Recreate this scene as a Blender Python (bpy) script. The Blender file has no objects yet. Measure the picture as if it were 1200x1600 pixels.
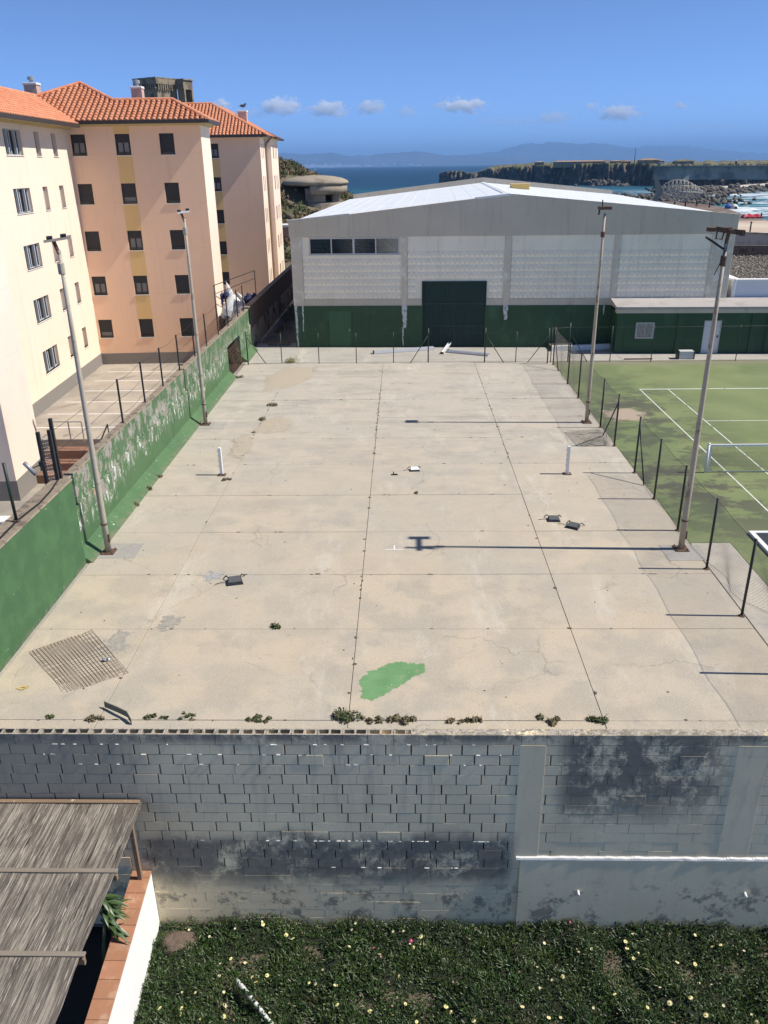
import bpy, bmesh, math, random
import numpy as np
from mathutils import Vector, Matrix, noise as mnoise
random.seed(7); rng = np.random.default_rng(7)
scene = bpy.context.scene
COL = scene.collection
R = math.radians

# ------------------------------------------------------------------ camera
FPX, CAMH = 1262.0, 10.5
def cam_axes(yaw, pitch, roll):
    cy, sy, cp, sp = math.cos(yaw), math.sin(yaw), math.cos(pitch), math.sin(pitch)
    f = Vector((sy*cp, cy*cp, -sp)); r = Vector((cy, -sy, 0)); d = f.cross(r)
    cr, sr = math.cos(roll), math.sin(roll)
    return cr*r + sr*d, -sr*r + cr*d, f
CR, CD, CF = cam_axes(R(-1.55), R(23.28), R(0.865))
cam_data = bpy.data.cameras.new('camera'); cam = bpy.data.objects.new('camera', cam_data); COL.objects.link(cam)
cam_data.sensor_fit = 'VERTICAL'; cam_data.sensor_height = 36.0; cam_data.lens = 36.0*FPX/1600
cam_data.clip_start = 0.1; cam_data.clip_end = 120000
m3 = Matrix((CR, -CD, -CF)).transposed()
cam.matrix_world = Matrix.Translation((0, 0, CAMH)) @ m3.to_4x4()
scene.camera = cam
# pixel of the photograph (1200 x 1600) -> direction, and where it meets a height or a plane
def ray(x, y): return CR*((x-600)/FPX) + CD*((y-800)/FPX) + CF
def gz(x, y, z=0.0):
    d = ray(x, y); t = (z-CAMH)/d.z; return Vector((d.x*t, d.y*t, z))
def gY(x, y, Y):
    d = ray(x, y); t = Y/d.y; return Vector((d.x*t, Y, CAMH+d.z*t))
def gX(x, y, X):
    d = ray(x, y); t = X/d.x; return Vector((X, d.y*t, CAMH+d.z*t))

# ------------------------------------------------------------------ light
SUN_EL, SUN_AZ = R(49.0), R(-1.8)          # azimuth measured from +X
sdir = Vector((math.cos(SUN_EL)*math.cos(SUN_AZ), math.cos(SUN_EL)*math.sin(SUN_AZ), math.sin(SUN_EL)))
sun_data = bpy.data.lights.new('sun', 'SUN'); sun = bpy.data.objects.new('sun', sun_data); COL.objects.link(sun)
sun_data.energy = 3.8; sun_data.angle = R(0.53); sun_data.color = (1.0, 0.94, 0.84)
sun.rotation_euler = (-sdir).to_track_quat('-Z', 'Y').to_euler(); sun.location = (40, 0, 60)
world = bpy.data.worlds.new('World'); scene.world = world; world.use_nodes = True
wn = world.node_tree; bg = wn.nodes['Background']; sky = wn.nodes.new('ShaderNodeTexSky')
sky.sky_type = 'NISHITA'; sky.sun_disc = False; sky.sun_elevation = SUN_EL; sky.sun_rotation = R(90.0) - SUN_AZ
sky.air_density = 0.3; sky.dust_density = 0.0; sky.ozone_density = 5.5; sky.altitude = 1000
wn.links.new(sky.outputs[0], bg.inputs[0]); bg.inputs[1].default_value = 0.14
scene.view_settings.view_transform = 'Standard'; scene.view_settings.look = 'None'
scene.view_settings.exposure = 0.74; scene.view_settings.gamma = 1.0
scene.cycles.use_denoising = True
scene.cycles.max_bounces = 12; scene.cycles.diffuse_bounces = 3; scene.cycles.transparent_max_bounces = 8
scene.cycles.volume_bounces = 10
HAZE_D = 8.5e-5

# ------------------------------------------------------------------ mesh helpers
class MB:
    def __init__(s): s.v = []; s.f = []; s.m = []; s.cur = 0
    def add(s, vs, fs):
        o = len(s.v); s.v.extend([tuple(v) for v in vs]); s.f.extend([tuple(i+o for i in f) for f in fs]); s.m.extend([s.cur]*len(fs)); return s
    def hexa(s, p):       # 8 points: bottom 4 (ccw), top 4
        return s.add(p, [(3,2,1,0),(4,5,6,7),(0,1,5,4),(1,2,6,5),(2,3,7,6),(3,0,4,7)])
    def box(s, x0, x1, y0, y1, z0, z1):
        return s.hexa([(x0,y0,z0),(x1,y0,z0),(x1,y1,z0),(x0,y1,z0),(x0,y0,z1),(x1,y0,z1),(x1,y1,z1),(x0,y1,z1)])
    def bbox(s, x0, x1, y0, y1, z0, z1, b=.01):   # box with chamfered top and vertical edges
        q = [(x0+b,y0),(x1-b,y0),(x1,y0+b),(x1,y1-b),(x1-b,y1),(x0+b,y1),(x0,y1-b),(x0,y0+b)]
        cx, cy = (x0+x1)/2, (y0+y1)/2
        t = [(x+(b if x<cx else -b)*.7, y+(b if y<cy else -b)*.7) for x, y in q]
        vs = [(x,y,z0) for x,y in q]+[(x,y,z1-b) for x,y in q]+[(x,y,z1) for x,y in t]
        fs = [tuple(range(7,-1,-1))]+[(i,(i+1)%8,8+(i+1)%8,8+i) for i in range(8)]+[(8+i,8+(i+1)%8,16+(i+1)%8,16+i) for i in range(8)]+[tuple(range(16,24))]
        return s.add(vs, fs)
    def obox(s, c, ax, ay, az, hx, hy, hz):        # oriented box, half sizes
        c = Vector(c); P = []
        for z in (-hz, hz):
            for x, y in ((-hx,-hy),(hx,-hy),(hx,hy),(-hx,hy)): P.append(c+ax*x+ay*y+az*z)
        return s.hexa(P)
    def quad(s, a, b, c, d): return s.add([a,b,c,d], [(0,1,2,3)])
    def poly(s, pts): return s.add(pts, [tuple(range(len(pts)))])
    def tube(s, pts, r, n=8, caps=True):
        pts = [Vector(p) for p in pts]; rs = r if isinstance(r, (list, tuple)) else [r]*len(pts)
        vs = []; fs = []
        ref = None
        for i, p in enumerate(pts):
            t = (pts[min(i+1, len(pts)-1)]-pts[max(i-1, 0)])
            t = t.normalized() if t.length > 1e-9 else Vector((0,0,1))
            if ref is None: ref = Vector((1,0,0)) if abs(t.x) < .8 else Vector((0,1,0))
            a = (ref-t*ref.dot(t)).normalized(); b = t.cross(a); ref = a
            for k in range(n):
                w = 2*math.pi*k/n; vs.append(p+(a*math.cos(w)+b*math.sin(w))*rs[i])
        for i in range(len(pts)-1):
            for k in range(n):
                fs.append((i*n+k, i*n+(k+1)%n, (i+1)*n+(k+1)%n, (i+1)*n+k))
        if caps:
            fs.append(tuple(range(n-1,-1,-1))); fs.append(tuple((len(pts)-1)*n+k for k in range(n)))
        return s.add(vs, fs)
    def prism(s, pts, d):        # polygon extruded along vector d
        n = len(pts); d = Vector(d); vs = [Vector(p) for p in pts]; vs += [p+d for p in vs]
        return s.add(vs, [tuple(range(n-1,-1,-1)), tuple(range(n,2*n))]+[(i,(i+1)%n,n+(i+1)%n,n+i) for i in range(n)])
    def lathe(s, c, prof, n=12):
        c = Vector(c); vs = []; fs = []
        for r, z in prof:
            for k in range(n):
                w = 2*math.pi*k/n; vs.append(c+Vector((r*math.cos(w), r*math.sin(w), z)))
        m = len(prof)
        for i in range(m-1):
            for k in range(n): fs.append((i*n+k, i*n+(k+1)%n, (i+1)*n+(k+1)%n, (i+1)*n+k))
        fs.append(tuple(range(n-1,-1,-1))); fs.append(tuple((m-1)*n+k for k in range(n)))
        return s.add(vs, fs)
    def blob(s, c, rx, ry, rz, sub=1, amp=.25, seed=0):
        bm = bmesh.new(); bmesh.ops.create_icosphere(bm, subdivisions=sub, radius=1)
        vs = []
        for v in bm.verts:
            k = 1+amp*mnoise.noise(v.co*1.7+Vector((seed*3.1, seed*1.7, seed)))*1.6
            vs.append((c[0]+v.co.x*rx*k, c[1]+v.co.y*ry*k, c[2]+v.co.z*rz*k))
        bm.verts.index_update(); fs = [tuple(v.index for v in f.verts) for f in bm.faces]; bm.free()
        return s.add(vs, fs)

def pofs(o):
    v = Vector((0,0,0))
    while o is not None: v += o.location; o = o.parent
    return v
def link(name, me, mats, parent=None, **props):
    o = bpy.data.objects.new(name, me); COL.objects.link(o)
    if mats is not None:
        for m in (mats if isinstance(mats, (list, tuple)) else [mats]): me.materials.append(m)
    if parent is not None: o.parent = parent
    for k, v in props.items(): o[k] = v
    return o
def obj(name, mb, mats, parent=None, smooth=False, local=False, **props):
    me = bpy.data.meshes.new(name)
    off = Vector((0,0,0)) if (parent is None or local) else pofs(parent)
    me.from_pydata([(v[0]-off.x, v[1]-off.y, v[2]-off.z) for v in mb.v] if off.length else mb.v, [], mb.f)
    if any(mb.m): me.polygons.foreach_set('material_index', mb.m)
    if smooth: me.polygons.foreach_set('use_smooth', [True]*len(me.polygons))
    me.update()
    return link(name, me, mats, parent, **props)
def npmesh(name, V, F, mats, parent=None, smooth=False, **props):   # V (n,3), F (m,4) or (m,3)
    me = bpy.data.meshes.new(name); V = np.asarray(V, dtype=np.float32); F = np.asarray(F, dtype=np.int32)
    if parent is not None: V = V-np.array(pofs(parent), dtype=np.float32)
    k = F.shape[1]
    me.vertices.add(len(V)); me.vertices.foreach_set('co', V.ravel())
    me.loops.add(F.size); me.loops.foreach_set('vertex_index', F.ravel())
    me.polygons.add(len(F)); me.polygons.foreach_set('loop_start', np.arange(0, F.size, k, dtype=np.int32))
    if smooth: me.polygons.foreach_set('use_smooth', [True]*len(F))
    me.update(calc_edges=True); me.validate()
    return link(name, me, mats, parent, **props)
def thing(name, loc, label, cat, group=None):
    o = bpy.data.objects.new(name, None); COL.objects.link(o); o.location = loc; o.empty_display_size = .2
    o['label'] = label; o['category'] = cat
    if group: o['group'] = group
    return o
def tag(o, label, cat, group=None):
    o['label'] = label; o['category'] = cat
    if group: o['group'] = group
    return o
def structure(o): o['kind'] = 'structure'; return o
def dup(o, parent):
    c = o.copy(); COL.objects.link(c); c.parent = parent; return c

# ------------------------------------------------------------------ materials
class NT:
    def __init__(s, name):
        s.mat = bpy.data.materials.new(name); s.mat.use_nodes = True; s.nt = s.mat.node_tree
        s.bsdf = s.nt.nodes['Principled BSDF']; s.out = s.nt.nodes['Material Output']
        g = s.nt.nodes.new('ShaderNodeNewGeometry'); s.P = g.outputs['Position']; s.N = g.outputs['Normal']
        s.tc = s.nt.nodes.new('ShaderNodeTexCoord'); s.O = s.tc.outputs['Object']
    def n(s, t): return s.nt.nodes.new(t)
    def l(s, a, b): s.nt.links.new(a, b)
    def put(s, sock, v):
        if hasattr(v, 'is_linked') or isinstance(v, bpy.types.NodeSocket): s.l(v, sock)
        elif isinstance(v, (tuple, list)): sock.default_value = (*v, 1) if len(v) == 3 and sock.type == 'RGBA' else v
        else: sock.default_value = v
    def noise(s, scale, detail=4, rough=.55, vec=None, dist=0, stretch=None):
        vec = vec or s.P
        if stretch:
            mp = s.n('ShaderNodeMapping'); s.l(vec, mp.inputs[0]); mp.inputs['Scale'].default_value = stretch; vec = mp.outputs[0]
        t = s.n('ShaderNodeTexNoise'); s.l(vec, t.inputs['Vector']); t.inputs['Scale'].default_value = scale
        t.inputs['Detail'].default_value = detail; t.inputs['Roughness'].default_value = rough; t.inputs['Distortion'].default_value = dist
        return t.outputs[0]
    def voro(s, scale, feature='F1', out='Distance', vec=None):
        t = s.n('ShaderNodeTexVoronoi'); t.feature = feature; s.l(vec or s.P, t.inputs['Vector']); t.inputs['Scale'].default_value = scale
        return t.outputs[out]
    def ss(s, fac, a, b, lo=0.0, hi=1.0):       # smoothstep map
        t = s.n('ShaderNodeMapRange'); t.interpolation_type = 'SMOOTHSTEP'; s.l(fac, t.inputs[0])
        t.inputs[1].default_value = a; t.inputs[2].default_value = b; t.inputs[3].default_value = lo; t.inputs[4].default_value = hi
        return t.outputs[0]
    def math(s, op, a, b=0.0):
        t = s.n('ShaderNodeMath'); t.operation = op; s.put(t.inputs[0], a); s.put(t.inputs[1], b); return t.outputs[0]
    def mul(s, a, b): return s.math('MULTIPLY', a, b)
    def mix(s, fac, a, b, mode='MIX'):
        t = s.n('ShaderNodeMix'); t.data_type = 'RGBA'; t.blend_type = mode; s.put(t.inputs[0], fac); s.put(t.inputs[6], a); s.put(t.inputs[7], b); return t.outputs[2]
    def xyz(s, vec=None):
        t = s.n('ShaderNodeSeparateXYZ'); s.l(vec or s.P, t.inputs[0]); return t.outputs
    def rnd(s): return s.n('ShaderNodeObjectInfo').outputs['Random']
    def bump(s, h, strength=.3, dist=.02):
        b = s.n('ShaderNodeBump'); s.l(h, b.inputs['Height']); b.inputs['Strength'].default_value = strength; b.inputs['Distance'].default_value = dist
        s.l(b.outputs[0], s.bsdf.inputs['Normal'])
    def done(s, color=None, rough=.8, metal=0.0, spec=None):
        if color is not None: s.put(s.bsdf.inputs['Base Color'], color)
        s.put(s.bsdf.inputs['Roughness'], rough); s.put(s.bsdf.inputs['Metallic'], metal)
        if spec is not None: s.bsdf.inputs['Specular IOR Level'].default_value = spec
        return s.mat
def c3(c, k): return tuple(min(1, x*k) for x in c)
def surf(name, c, var=.18, scale=2.0, rough=.85, metal=0.0, bump=.15, bscale=60, c2=None, mask=(.5,.65), mscale=5, spec=None, rndvar=0.0, stretch=None):
    t = NT(name)
    a = t.mix(t.noise(scale, 5, .6, stretch=stretch), c3(c, 1-var), c3(c, 1+var))
    a = t.mix(t.ss(t.noise(scale*14, 3), .35, .65, 0, .35), a, c3(c, 1-var*1.3))
    if c2: a = t.mix(t.ss(t.noise(mscale, 6, .65), *mask), a, c2)
    if rndvar: a = t.mix(t.mul(t.rnd(), rndvar), a, c3(c, .5))
    if bump: t.bump(t.noise(bscale, 4), bump, .01)
    return t.done(a, rough, metal, spec)
# ------------------------------------------------------------------ shared materials
def m_concrete(name, warm=(.47,.395,.295), grey=(.41,.37,.305), stain=(.26,.235,.2)):
    t = NT(name); x = t.xyz()
    a = t.mix(t.ss(t.noise(.28, 6, .62), .36, .64), warm, grey)
    a = t.mix(t.mul(t.rnd(), .6), a, t.mix(t.ss(t.noise(.9, 4), .4, .6), c3(warm, 1.08), c3(grey, .84)))
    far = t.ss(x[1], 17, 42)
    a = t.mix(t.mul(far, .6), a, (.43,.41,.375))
    a = t.mix(t.ss(t.noise(.8, 8, .74, dist=.5), .5, .72, 0, .32), a, stain)
    a = t.mix(t.ss(t.noise(.7, 8, .74, stretch=(1, .25, 1)), .53, .66, 0, .5), a, (.56,.52,.44))
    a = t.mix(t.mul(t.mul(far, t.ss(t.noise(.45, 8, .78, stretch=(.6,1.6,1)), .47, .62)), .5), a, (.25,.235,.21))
    a = t.mix(t.ss(t.noise(2.6, 7, .78, dist=.5), .53, .68, 0, .3), a, c3(stain, 1.1))
    a = t.mix(t.ss(t.noise(24, 5, .8), .5, .66, 0, .4), a, c3(warm, .5))
    a = t.mix(t.ss(t.noise(34, 3, .7), .56, .64, 0, .5), a, (.66,.59,.48))
    a = t.mix(t.ss(t.noise(4, 6, .75), .645, .70, 0, .6), a, (.16,.14,.12))
    wv = t.n('ShaderNodeVectorMath'); wv.operation = 'ADD'; t.l(t.P, wv.inputs[0])
    nn = t.n('ShaderNodeTexNoise'); nn.inputs['Scale'].default_value = 1.3; nn.inputs['Detail'].default_value = 5; t.l(t.P, nn.inputs['Vector']); t.l(nn.outputs[1], wv.inputs[1])
    cr = t.mul(t.ss(t.voro(.23, 'DISTANCE_TO_EDGE', vec=wv.outputs[0]), .006, .001), t.ss(t.noise(.35, 3), .5, .6)); a = t.mix(t.mul(cr, .35), a, (.13,.115,.1))
    t.bump(t.noise(90, 3), .25, .006)
    return t.done(a, .88)
M_CONC = m_concrete('weathered_concrete')
M_CONC2 = m_concrete('forecourt_concrete', (.36,.325,.275), (.3,.285,.265), (.2,.185,.165))
M_DARKGAP = surf('joint_dirt_and_inner_shade', (.09,.08,.065), .3, 6)  # joint dirt; also shade painted into niche, hall, bunker, tower and tent openings
M_EARTH = surf('earth', (.12,.095,.07), .35, 3, bump=.6, bscale=25)
M_WHITE = surf('white_paint', (.74,.74,.73), .06, 1.5, .55, bump=.05)
M_BLACKMETAL = surf('black_metal', (.018,.018,.02), .3, 8, .5, bump=.1)
M_GREENMETAL = surf('dark_green_metal', (.012,.03,.02), .3, 8, .5, bump=.1)
M_GALV = surf('grey_metal', (.33,.34,.35), .2, 5, .45, .3, .08)
M_RUST = surf('rusty_steel', (.16,.085,.05), .4, 12, .9, c2=(.07,.045,.035), mask=(.45,.6), mscale=20, bump=.4)
M_WOOD = surf('grey_wood', (.25,.21,.165), .3, 10, .9, bump=.4, bscale=30, stretch=(.15,1,1), rndvar=.2)
M_WOODB = surf('brown_wood', (.24,.165,.105), .3, 8, .9, c2=(.5,.46,.4), mask=(.62,.68), mscale=9, bump=.4, stretch=(.15,1,1))
M_STONE = surf('pale_stone', (.3,.275,.23), .3, .8, .95, c2=(.13,.115,.095), mask=(.48,.62), mscale=1.2, bump=.5, bscale=6)
M_LEAF = surf('weed_leaf', (.075,.1,.03), .4, 14, .7, c2=(.17,.14,.07), mask=(.5,.62), mscale=9, bump=0)
M_DRY = surf('dry_weed', (.2,.165,.095), .4, 14, .9, c2=(.09,.1,.045), mask=(.5,.6), mscale=12, bump=0)
M_BLACKPL = surf('black_plastic', (.02,.02,.022), .3, 9, .55, bump=.1, c2=(.1,.1,.1), mask=(.55,.7), mscale=14)
M_CABLE = surf('black_cable', (.012,.012,.013), .2, 9, .5, bump=0)

# ------------------------------------------------------------------ terrain, sea, far land
SEA = -8.0
def m_sea():
    t = NT('sea_water'); x = t.xyz()
    deep = t.mix(t.ss(t.noise(.004, 4, .6, stretch=(.35,1,1)), .35, .65), (.006,.034,.075), (.010,.05,.10))
    d = t.ss(x[1], 350, 900)
    shallow = t.mix(t.ss(t.noise(.03, 3), .4, .6), (.03,.16,.19), (.02,.11,.16))
    a = t.mix(d, shallow, deep)
    surfz = t.mul(t.ss(x[0], 95, 150), t.ss(x[1], 640, 430))
    w = t.noise(.045, 6, .72, dist=1.2, stretch=(.45, 1, 1))
    foam = t.mul(t.ss(w, .5, .56), surfz)
    caps = t.ss(t.noise(.06, 3, .6, stretch=(.4,1,1)), .74, .78, 0, .5)
    a = t.mix(foam, a, (.8,.82,.83)); a = t.mix(caps, a, (.6,.65,.7))
    t.bump(t.noise(.25, 5, .6), .6, .8)
    return t.done(a, .5, 0, .15)
M_SEA = m_sea()
rr = np.concatenate([np.linspace(60, 1500, 40), np.geomspace(1600, 42000, 45)])
aa = np.radians(np.linspace(5, 175, 60)); RR, AA = np.meshgrid(rr, aa, indexing='ij')
Vs = np.stack([RR*np.cos(AA), RR*np.sin(AA), SEA-RR**2/(2*6.371e6)], -1).reshape(-1, 3)
I = np.arange(len(rr)*len(aa)).reshape(len(rr), len(aa))
Fs = np.stack([I[:-1,:-1], I[1:,:-1], I[1:,1:], I[:-1,1:]], -1).reshape(-1, 4)
structure(npmesh('sea', Vs, Fs, M_SEA))

# distant mountains across the strait
M_MTN = surf('mountain_slopes', (.03,.045,.05), .35, .0006, 1, bump=0, c2=(.06,.07,.075), mask=(.45,.6), mscale=.001)
def mountains(name, prof, dist, depth, seed):
    xs = np.linspace(prof[0][0], prof[-1][0], 170)
    top = np.interp(xs, [p[0] for p in prof], [p[1] for p in prof])
    V = []; nd = 14
    for i, (x, y) in enumerate(zip(xs, top)):
        y2 = y - 2.0*mnoise.fractal(Vector((x*.06, seed, 0)), .8, 2.1, 5)-1.1*abs(mnoise.noise(Vector((x*.11, seed, 3))))*2+.8
        for k in range(nd):
            u = k/(nd-1)                         # 0 shore .. ridge at .6 .. back 1
            Y = dist+depth*(u-.6)
            P = gY(x, y2, dist); base = SEA-dist*dist/(2*6.371e6)-8
            hgt = P.z-base
            w = (u/.6)**1.25 if u <= .6 else 1-(u-.6)*.9
            nz = mnoise.fractal(Vector((P.x*.00055+seed, Y*.00055, seed*2.)), .9, 2.0, 5)
            z = base+hgt*w*(1+(.5*nz if u != .6 else 0)*(.35+min(1, abs(u-.6)*3)))
            if u == 0: z = base-20
            V.append((P.x*Y/dist, Y, z))
    n = len(xs); I = np.arange(n*nd).reshape(n, nd)
    F = np.stack([I[:-1,:-1], I[1:,:-1], I[1:,1:], I[:-1,1:]], -1).reshape(-1, 4)
    return structure(npmesh(name, V, F, M_MTN))
mountains('mountains', [(200,247),(330,245),(400,243),(439,240),(475,240),(518,236),(545,241),(580,240),(642,235),(676,238),(692,241),(740,243),(790,245),(850,248),(930,250),(1000,252)], 16500, 3600, 1)
mountains('mountains', [(560,250),(640,247),(700,243),(736,240),(780,237),(800,231),(819,226.5),(838,228.6),(858,224),(877,222.8),(900,226),(925,224),(961,227),(985,231),(1004,233),(1040,236),(1100,240),(1160,243)], 20500, 4200, 4)
mountains('mountains', [(960,236),(1000,232),(1055,229),(1090,232),(1113,234),(1160,237),(1200,238),(1300,236),(1450,242)], 24000, 4200, 9)
M_TOWN = surf('far_white_houses', (.8,.8,.8), .1, .01, .9, bump=0)
mb = MB()
for k in range(240):
    x = random.choice((random.uniform(425, 560), random.uniform(425, 660))); P = gY(x, 260, 14200)
    z = SEA-14200**2/(2*6.371e6)+random.uniform(2, 60)*random.random(); w = random.uniform(8, 34)
    mb.box(P.x-w, P.x+w, 13900+z*9, 13940+z*9, z-30, z+random.uniform(6, 15))
tag(obj('far_town', mb, M_TOWN, kind='stuff'), 'pale speckle of a distant white town along the far shore', 'town')

# land under and around the site
M_LAND = surf('land_soil', (.2,.175,.14), .25, .4, .95, bump=.3, bscale=4)
structure(obj('ground', MB().box(-9.32, 70, 13.22, 106, -16, -.11), M_LAND))
def m_patio():
    t = NT('patio_paving')
    a = t.mix(t.ss(t.noise(.5, 5, .6), .35, .65), (.38,.335,.28), (.27,.245,.21))
    a = t.mix(t.ss(t.noise(.32, 4, .6, dist=.8), .6, .7, 0, .6), a, (.16,.13,.1))
    return t.done(t.mix(t.ss(t.noise(6, 4), .55, .7, 0, .4), a, (.2,.18,.15)), .9)
M_PATIO = m_patio()
mb = MB().box(-70, -9.34, 35.4, 120, -16, -1.0)
patio = structure(obj('patio', mb, M_PATIO))
structure(obj('lower_patio', MB().box(-70, -9.34, 13.22, 35.4, -16, -2.5), M_PATIO))
for k in range(6):                                 # parking lines
    Y = 37.2+2.3*k
    obj('parking_line', MB().box(-18.2, -12.2, Y, Y+.09, -.999, -.993), M_WHITE, patio)
# beach
def m_sand():
    t = NT('sand'); x = t.xyz()
    a = t.mix(t.ss(t.noise(.05, 5), .35, .65), (.47,.375,.285), (.54,.46,.36))
    e = t.math('ADD', x[1], t.mul(t.noise(.03, 4), 60))
    a = t.mix(t.ss(e, 292, 305), a, (.17,.12,.09))
    return t.done(a, .95)
bp = [gz(*p, -7.3) for p in ((1010,324),(1060,318),(1100,319.5),(1130,324),(1160,335),(1200,345),(1290,358))]
mb = MB(); top = [Vector((p.x, p.y, -7.2)) for p in bp]
n = len(top)
near = [Vector((p.x*100/p.y if p.y > 100 else p.x, 104, -7.2)) for p in top]
lip = [p+Vector((p.x*.02, p.y*.02, -1.6)) for p in top]
for i in range(n-1):
    mb.quad(near[i], near[i+1], top[i+1], top[i]); mb.quad(top[i], top[i+1], lip[i+1], lip[i])
structure(obj('beach', mb, m_sand()))

# island with cliffs, fort wall and houses
M_CLIFF = surf('cliff_rock', (.15,.13,.105), .45, .12, 1, bump=1.0, bscale=.16, c2=(.045,.045,.038), mask=(.42,.6), mscale=.16, stretch=(1,1,.35))
M_SCRUB = surf('island_scrub', (.1,.1,.045), .35, .06, 1, bump=.3, bscale=1, c2=(.19,.15,.09), mask=(.5,.62), mscale=.05)
prof = [(686,272,900,3),(700,268,890,8),(720,267,880,8),(732,271,870,10),(750,269,850,20),(765,263,835,60),(800,261,815,120),(850,258,790,160),(900,256,765,200),(950,255,735,220),(1000,255,715,220),(1018,257,705,220),(1060,257,690,220),(1120,257,675,220),(1200,256,655,220),(1320,256,630,220)]
def isl(x):
    return [float(np.interp(x, [p[0] for p in prof], [p[i] for p in prof])) for i in (1, 2, 3)]
V = []; xs = np.arange(686, 1320, 2.2); rows = 9; back = 6
for x in xs:
    y, Y, dep = isl(x); P = gY(x, y, Y); top = P.z+1.2*mnoise.noise(Vector((x*.08, 0, 0)))+.8*mnoise.noise(Vector((x*.3, 1, 0)))
    ox = 9*mnoise.noise(Vector((x*.05, 3, 0)))+5*mnoise.noise(Vector((x*.19, 5, 0)))
    for k in range(rows):
        u = k/(rows-1); z = SEA-2+(top-SEA+2)*u
        o = ox+8*mnoise.fractal(Vector((x*.28, z*.12, 1)), .8, 2, 5)+3*mnoise.noise(Vector((x*.9, z*.5, 4)))-9*(1-u)
        V.append((P.x*(Y+o)/Y, Y+o, z))
    for k in range(1, back+1):
        u = k/back; h = 2.2*math.sin(u*1.6)+1.1*mnoise.noise(Vector((x*.06, u*4, 9)))
        V.append((P.x*(Y+dep*u)/Y, Y+ox+dep*u, top+h*min(1, dep/100)))
tot = rows+back; n = len(xs); I = np.arange(n*tot).reshape(n, tot)
F = np.stack([I[:-1,:-1], I[1:,:-1], I[1:,1:], I[:-1,1:]], -1).reshape(-1, 4)
isle = npmesh('island', V, F, [M_CLIFF, M_SCRUB]); structure(isle)
mi = np.tile(np.array([0]*(rows-2)+[1]*(tot-1-(rows-2))), n-1); isle.data.polygons.foreach_set('material_index', mi.astype(np.int32))
M_FORT = surf('fort_masonry', (.42,.36,.28), .3, .1, 1, bump=.4, bscale=1, c2=(.2,.18,.15), mask=(.45,.6), mscale=.06)
fort = thing('fort_wall', gY(1110, 282, 640), 'long grey masonry sea wall along the foot of the island', 'wall')
mb = MB(); a, b = gY(1019, 281, 672), gY(1330, 280, 610)
ta, tb = gY(1019, 261, 672).z, gY(1330, 260, 610).z
dv = (b-a).normalized(); nv = Vector((-dv.y, dv.x, 0))
mb.hexa([a, b, b+nv*8, a+nv*8]+[Vector((p.x, p.y, z)) for p, z in ((a+nv*2, ta), (b+nv*2, tb), (b+nv*8, tb), (a+nv*8, ta))])
obj('wall', mb, M_FORT, fort)
mb = MB(); mb.hexa([Vector((p.x, p.y, z)) for p, z in ((a-nv*.2, ta-.1), (b-nv*.2, tb-.1), (b+nv*8.4, tb-.1), (a+nv*8.4, ta-.1), (a-nv*.2, ta+.9), (b-nv*.2, tb+.9), (b+nv*8.4, tb+.9), (a+nv*8.4, ta+.9))])
obj('parapet', mb, M_STONE, fort)
M_TILEFAR = surf('far_roof', (.3,.2,.13), .2, .2, .9, bump=0)
M_OCHRE = surf('far_ochre_wall', (.33,.27,.18), .15, .1, .9, bump=0)
def far_house(x0, x1, ybase, ytop, Y, label, wallm, roofm, rh=.4):
    a, b = gY(x0, ybase, Y), gY(x1, ybase, Y); zt = gY((x0+x1)/2, ytop, Y).z; zb = min(a.z, b.z)-3
    t = thing('island_house', ((a.x+b.x)/2, Y, zb), label, 'house', 'low houses on the island'); ze = zb+3+(zt-zb-3)*(1-rh)
    obj('wall', MB().box(a.x, b.x, Y, Y+12, zb, ze), wallm, t)
    mb = MB(); xo = 1.0
    mb.add([(a.x-xo,Y-1,ze),(b.x+xo,Y-1,ze),(b.x+xo,Y+13,ze),(a.x-xo,Y+13,ze),(a.x+3,Y+6,zt),(b.x-3,Y+6,zt)], [(0,1,5,4),(1,2,5),(2,3,4,5),(3,0,4),(3,2,1,0)])
    obj('roof', mb, roofm, t)
    w = b.x-a.x
    for k in range(max(2, int(w/9))):
        xx = a.x+w*(k+.5)/max(2, int(w/9)); obj('window', MB().box(xx-.7, xx+.7, Y-.08, Y, zb+3+(ze-zb-3)*.3, zb+3+(ze-zb-3)*.8), M_BLACKMETAL, t)
far_house(838, 850, 256, 251.5, 800, 'small ochre hut alone left of the long island barracks', M_OCHRE, M_STONE)
far_house(868, 946, 255, 250.5, 770, 'long low ochre barracks on top of the island', M_OCHRE, M_TILEFAR)
far_house(958, 970, 254.5, 250, 745, 'first small orange house right of the long barracks', M_OCHRE, M_TILEFAR)
far_house(976, 986, 254.5, 250.5, 742, 'tiny orange house just left of the thin mast', M_OCHRE, M_TILEFAR)
far_house(1002, 1030, 253.5, 247.5, 720, 'orange roofed house right of the thin mast', M_OCHRE, M_TILEFAR)
far_house(1030, 1038, 254, 249, 719, 'little white house touching the orange roofed one', M_WHITE, M_STONE)
far_house(1058, 1084, 254, 249, 705, 'low grey house with dark roof above the sea wall', M_STONE, M_SCRUB, .6)
a, b = gY(991, 256, 730), gY(990, 232, 730)
mast = thing('radio_mast', a, 'thin dark mast standing on the island skyline', 'mast'); obj('pole', MB().tube([a-Vector((0,0,2)), Vector((a.x,a.y,b.z))], [.35,.15], 6), M_BLACKMETAL, mast)
obj('base', MB().box(a.x-1, a.x+1, a.y-1, a.y+1, a.z-3, a.z+.4), M_STONE, mast)
a = gY(1150, 256, 690); lt = thing('harbour_beacon', a, 'small dark beacon on the skyline at the right', 'beacon')
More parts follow.
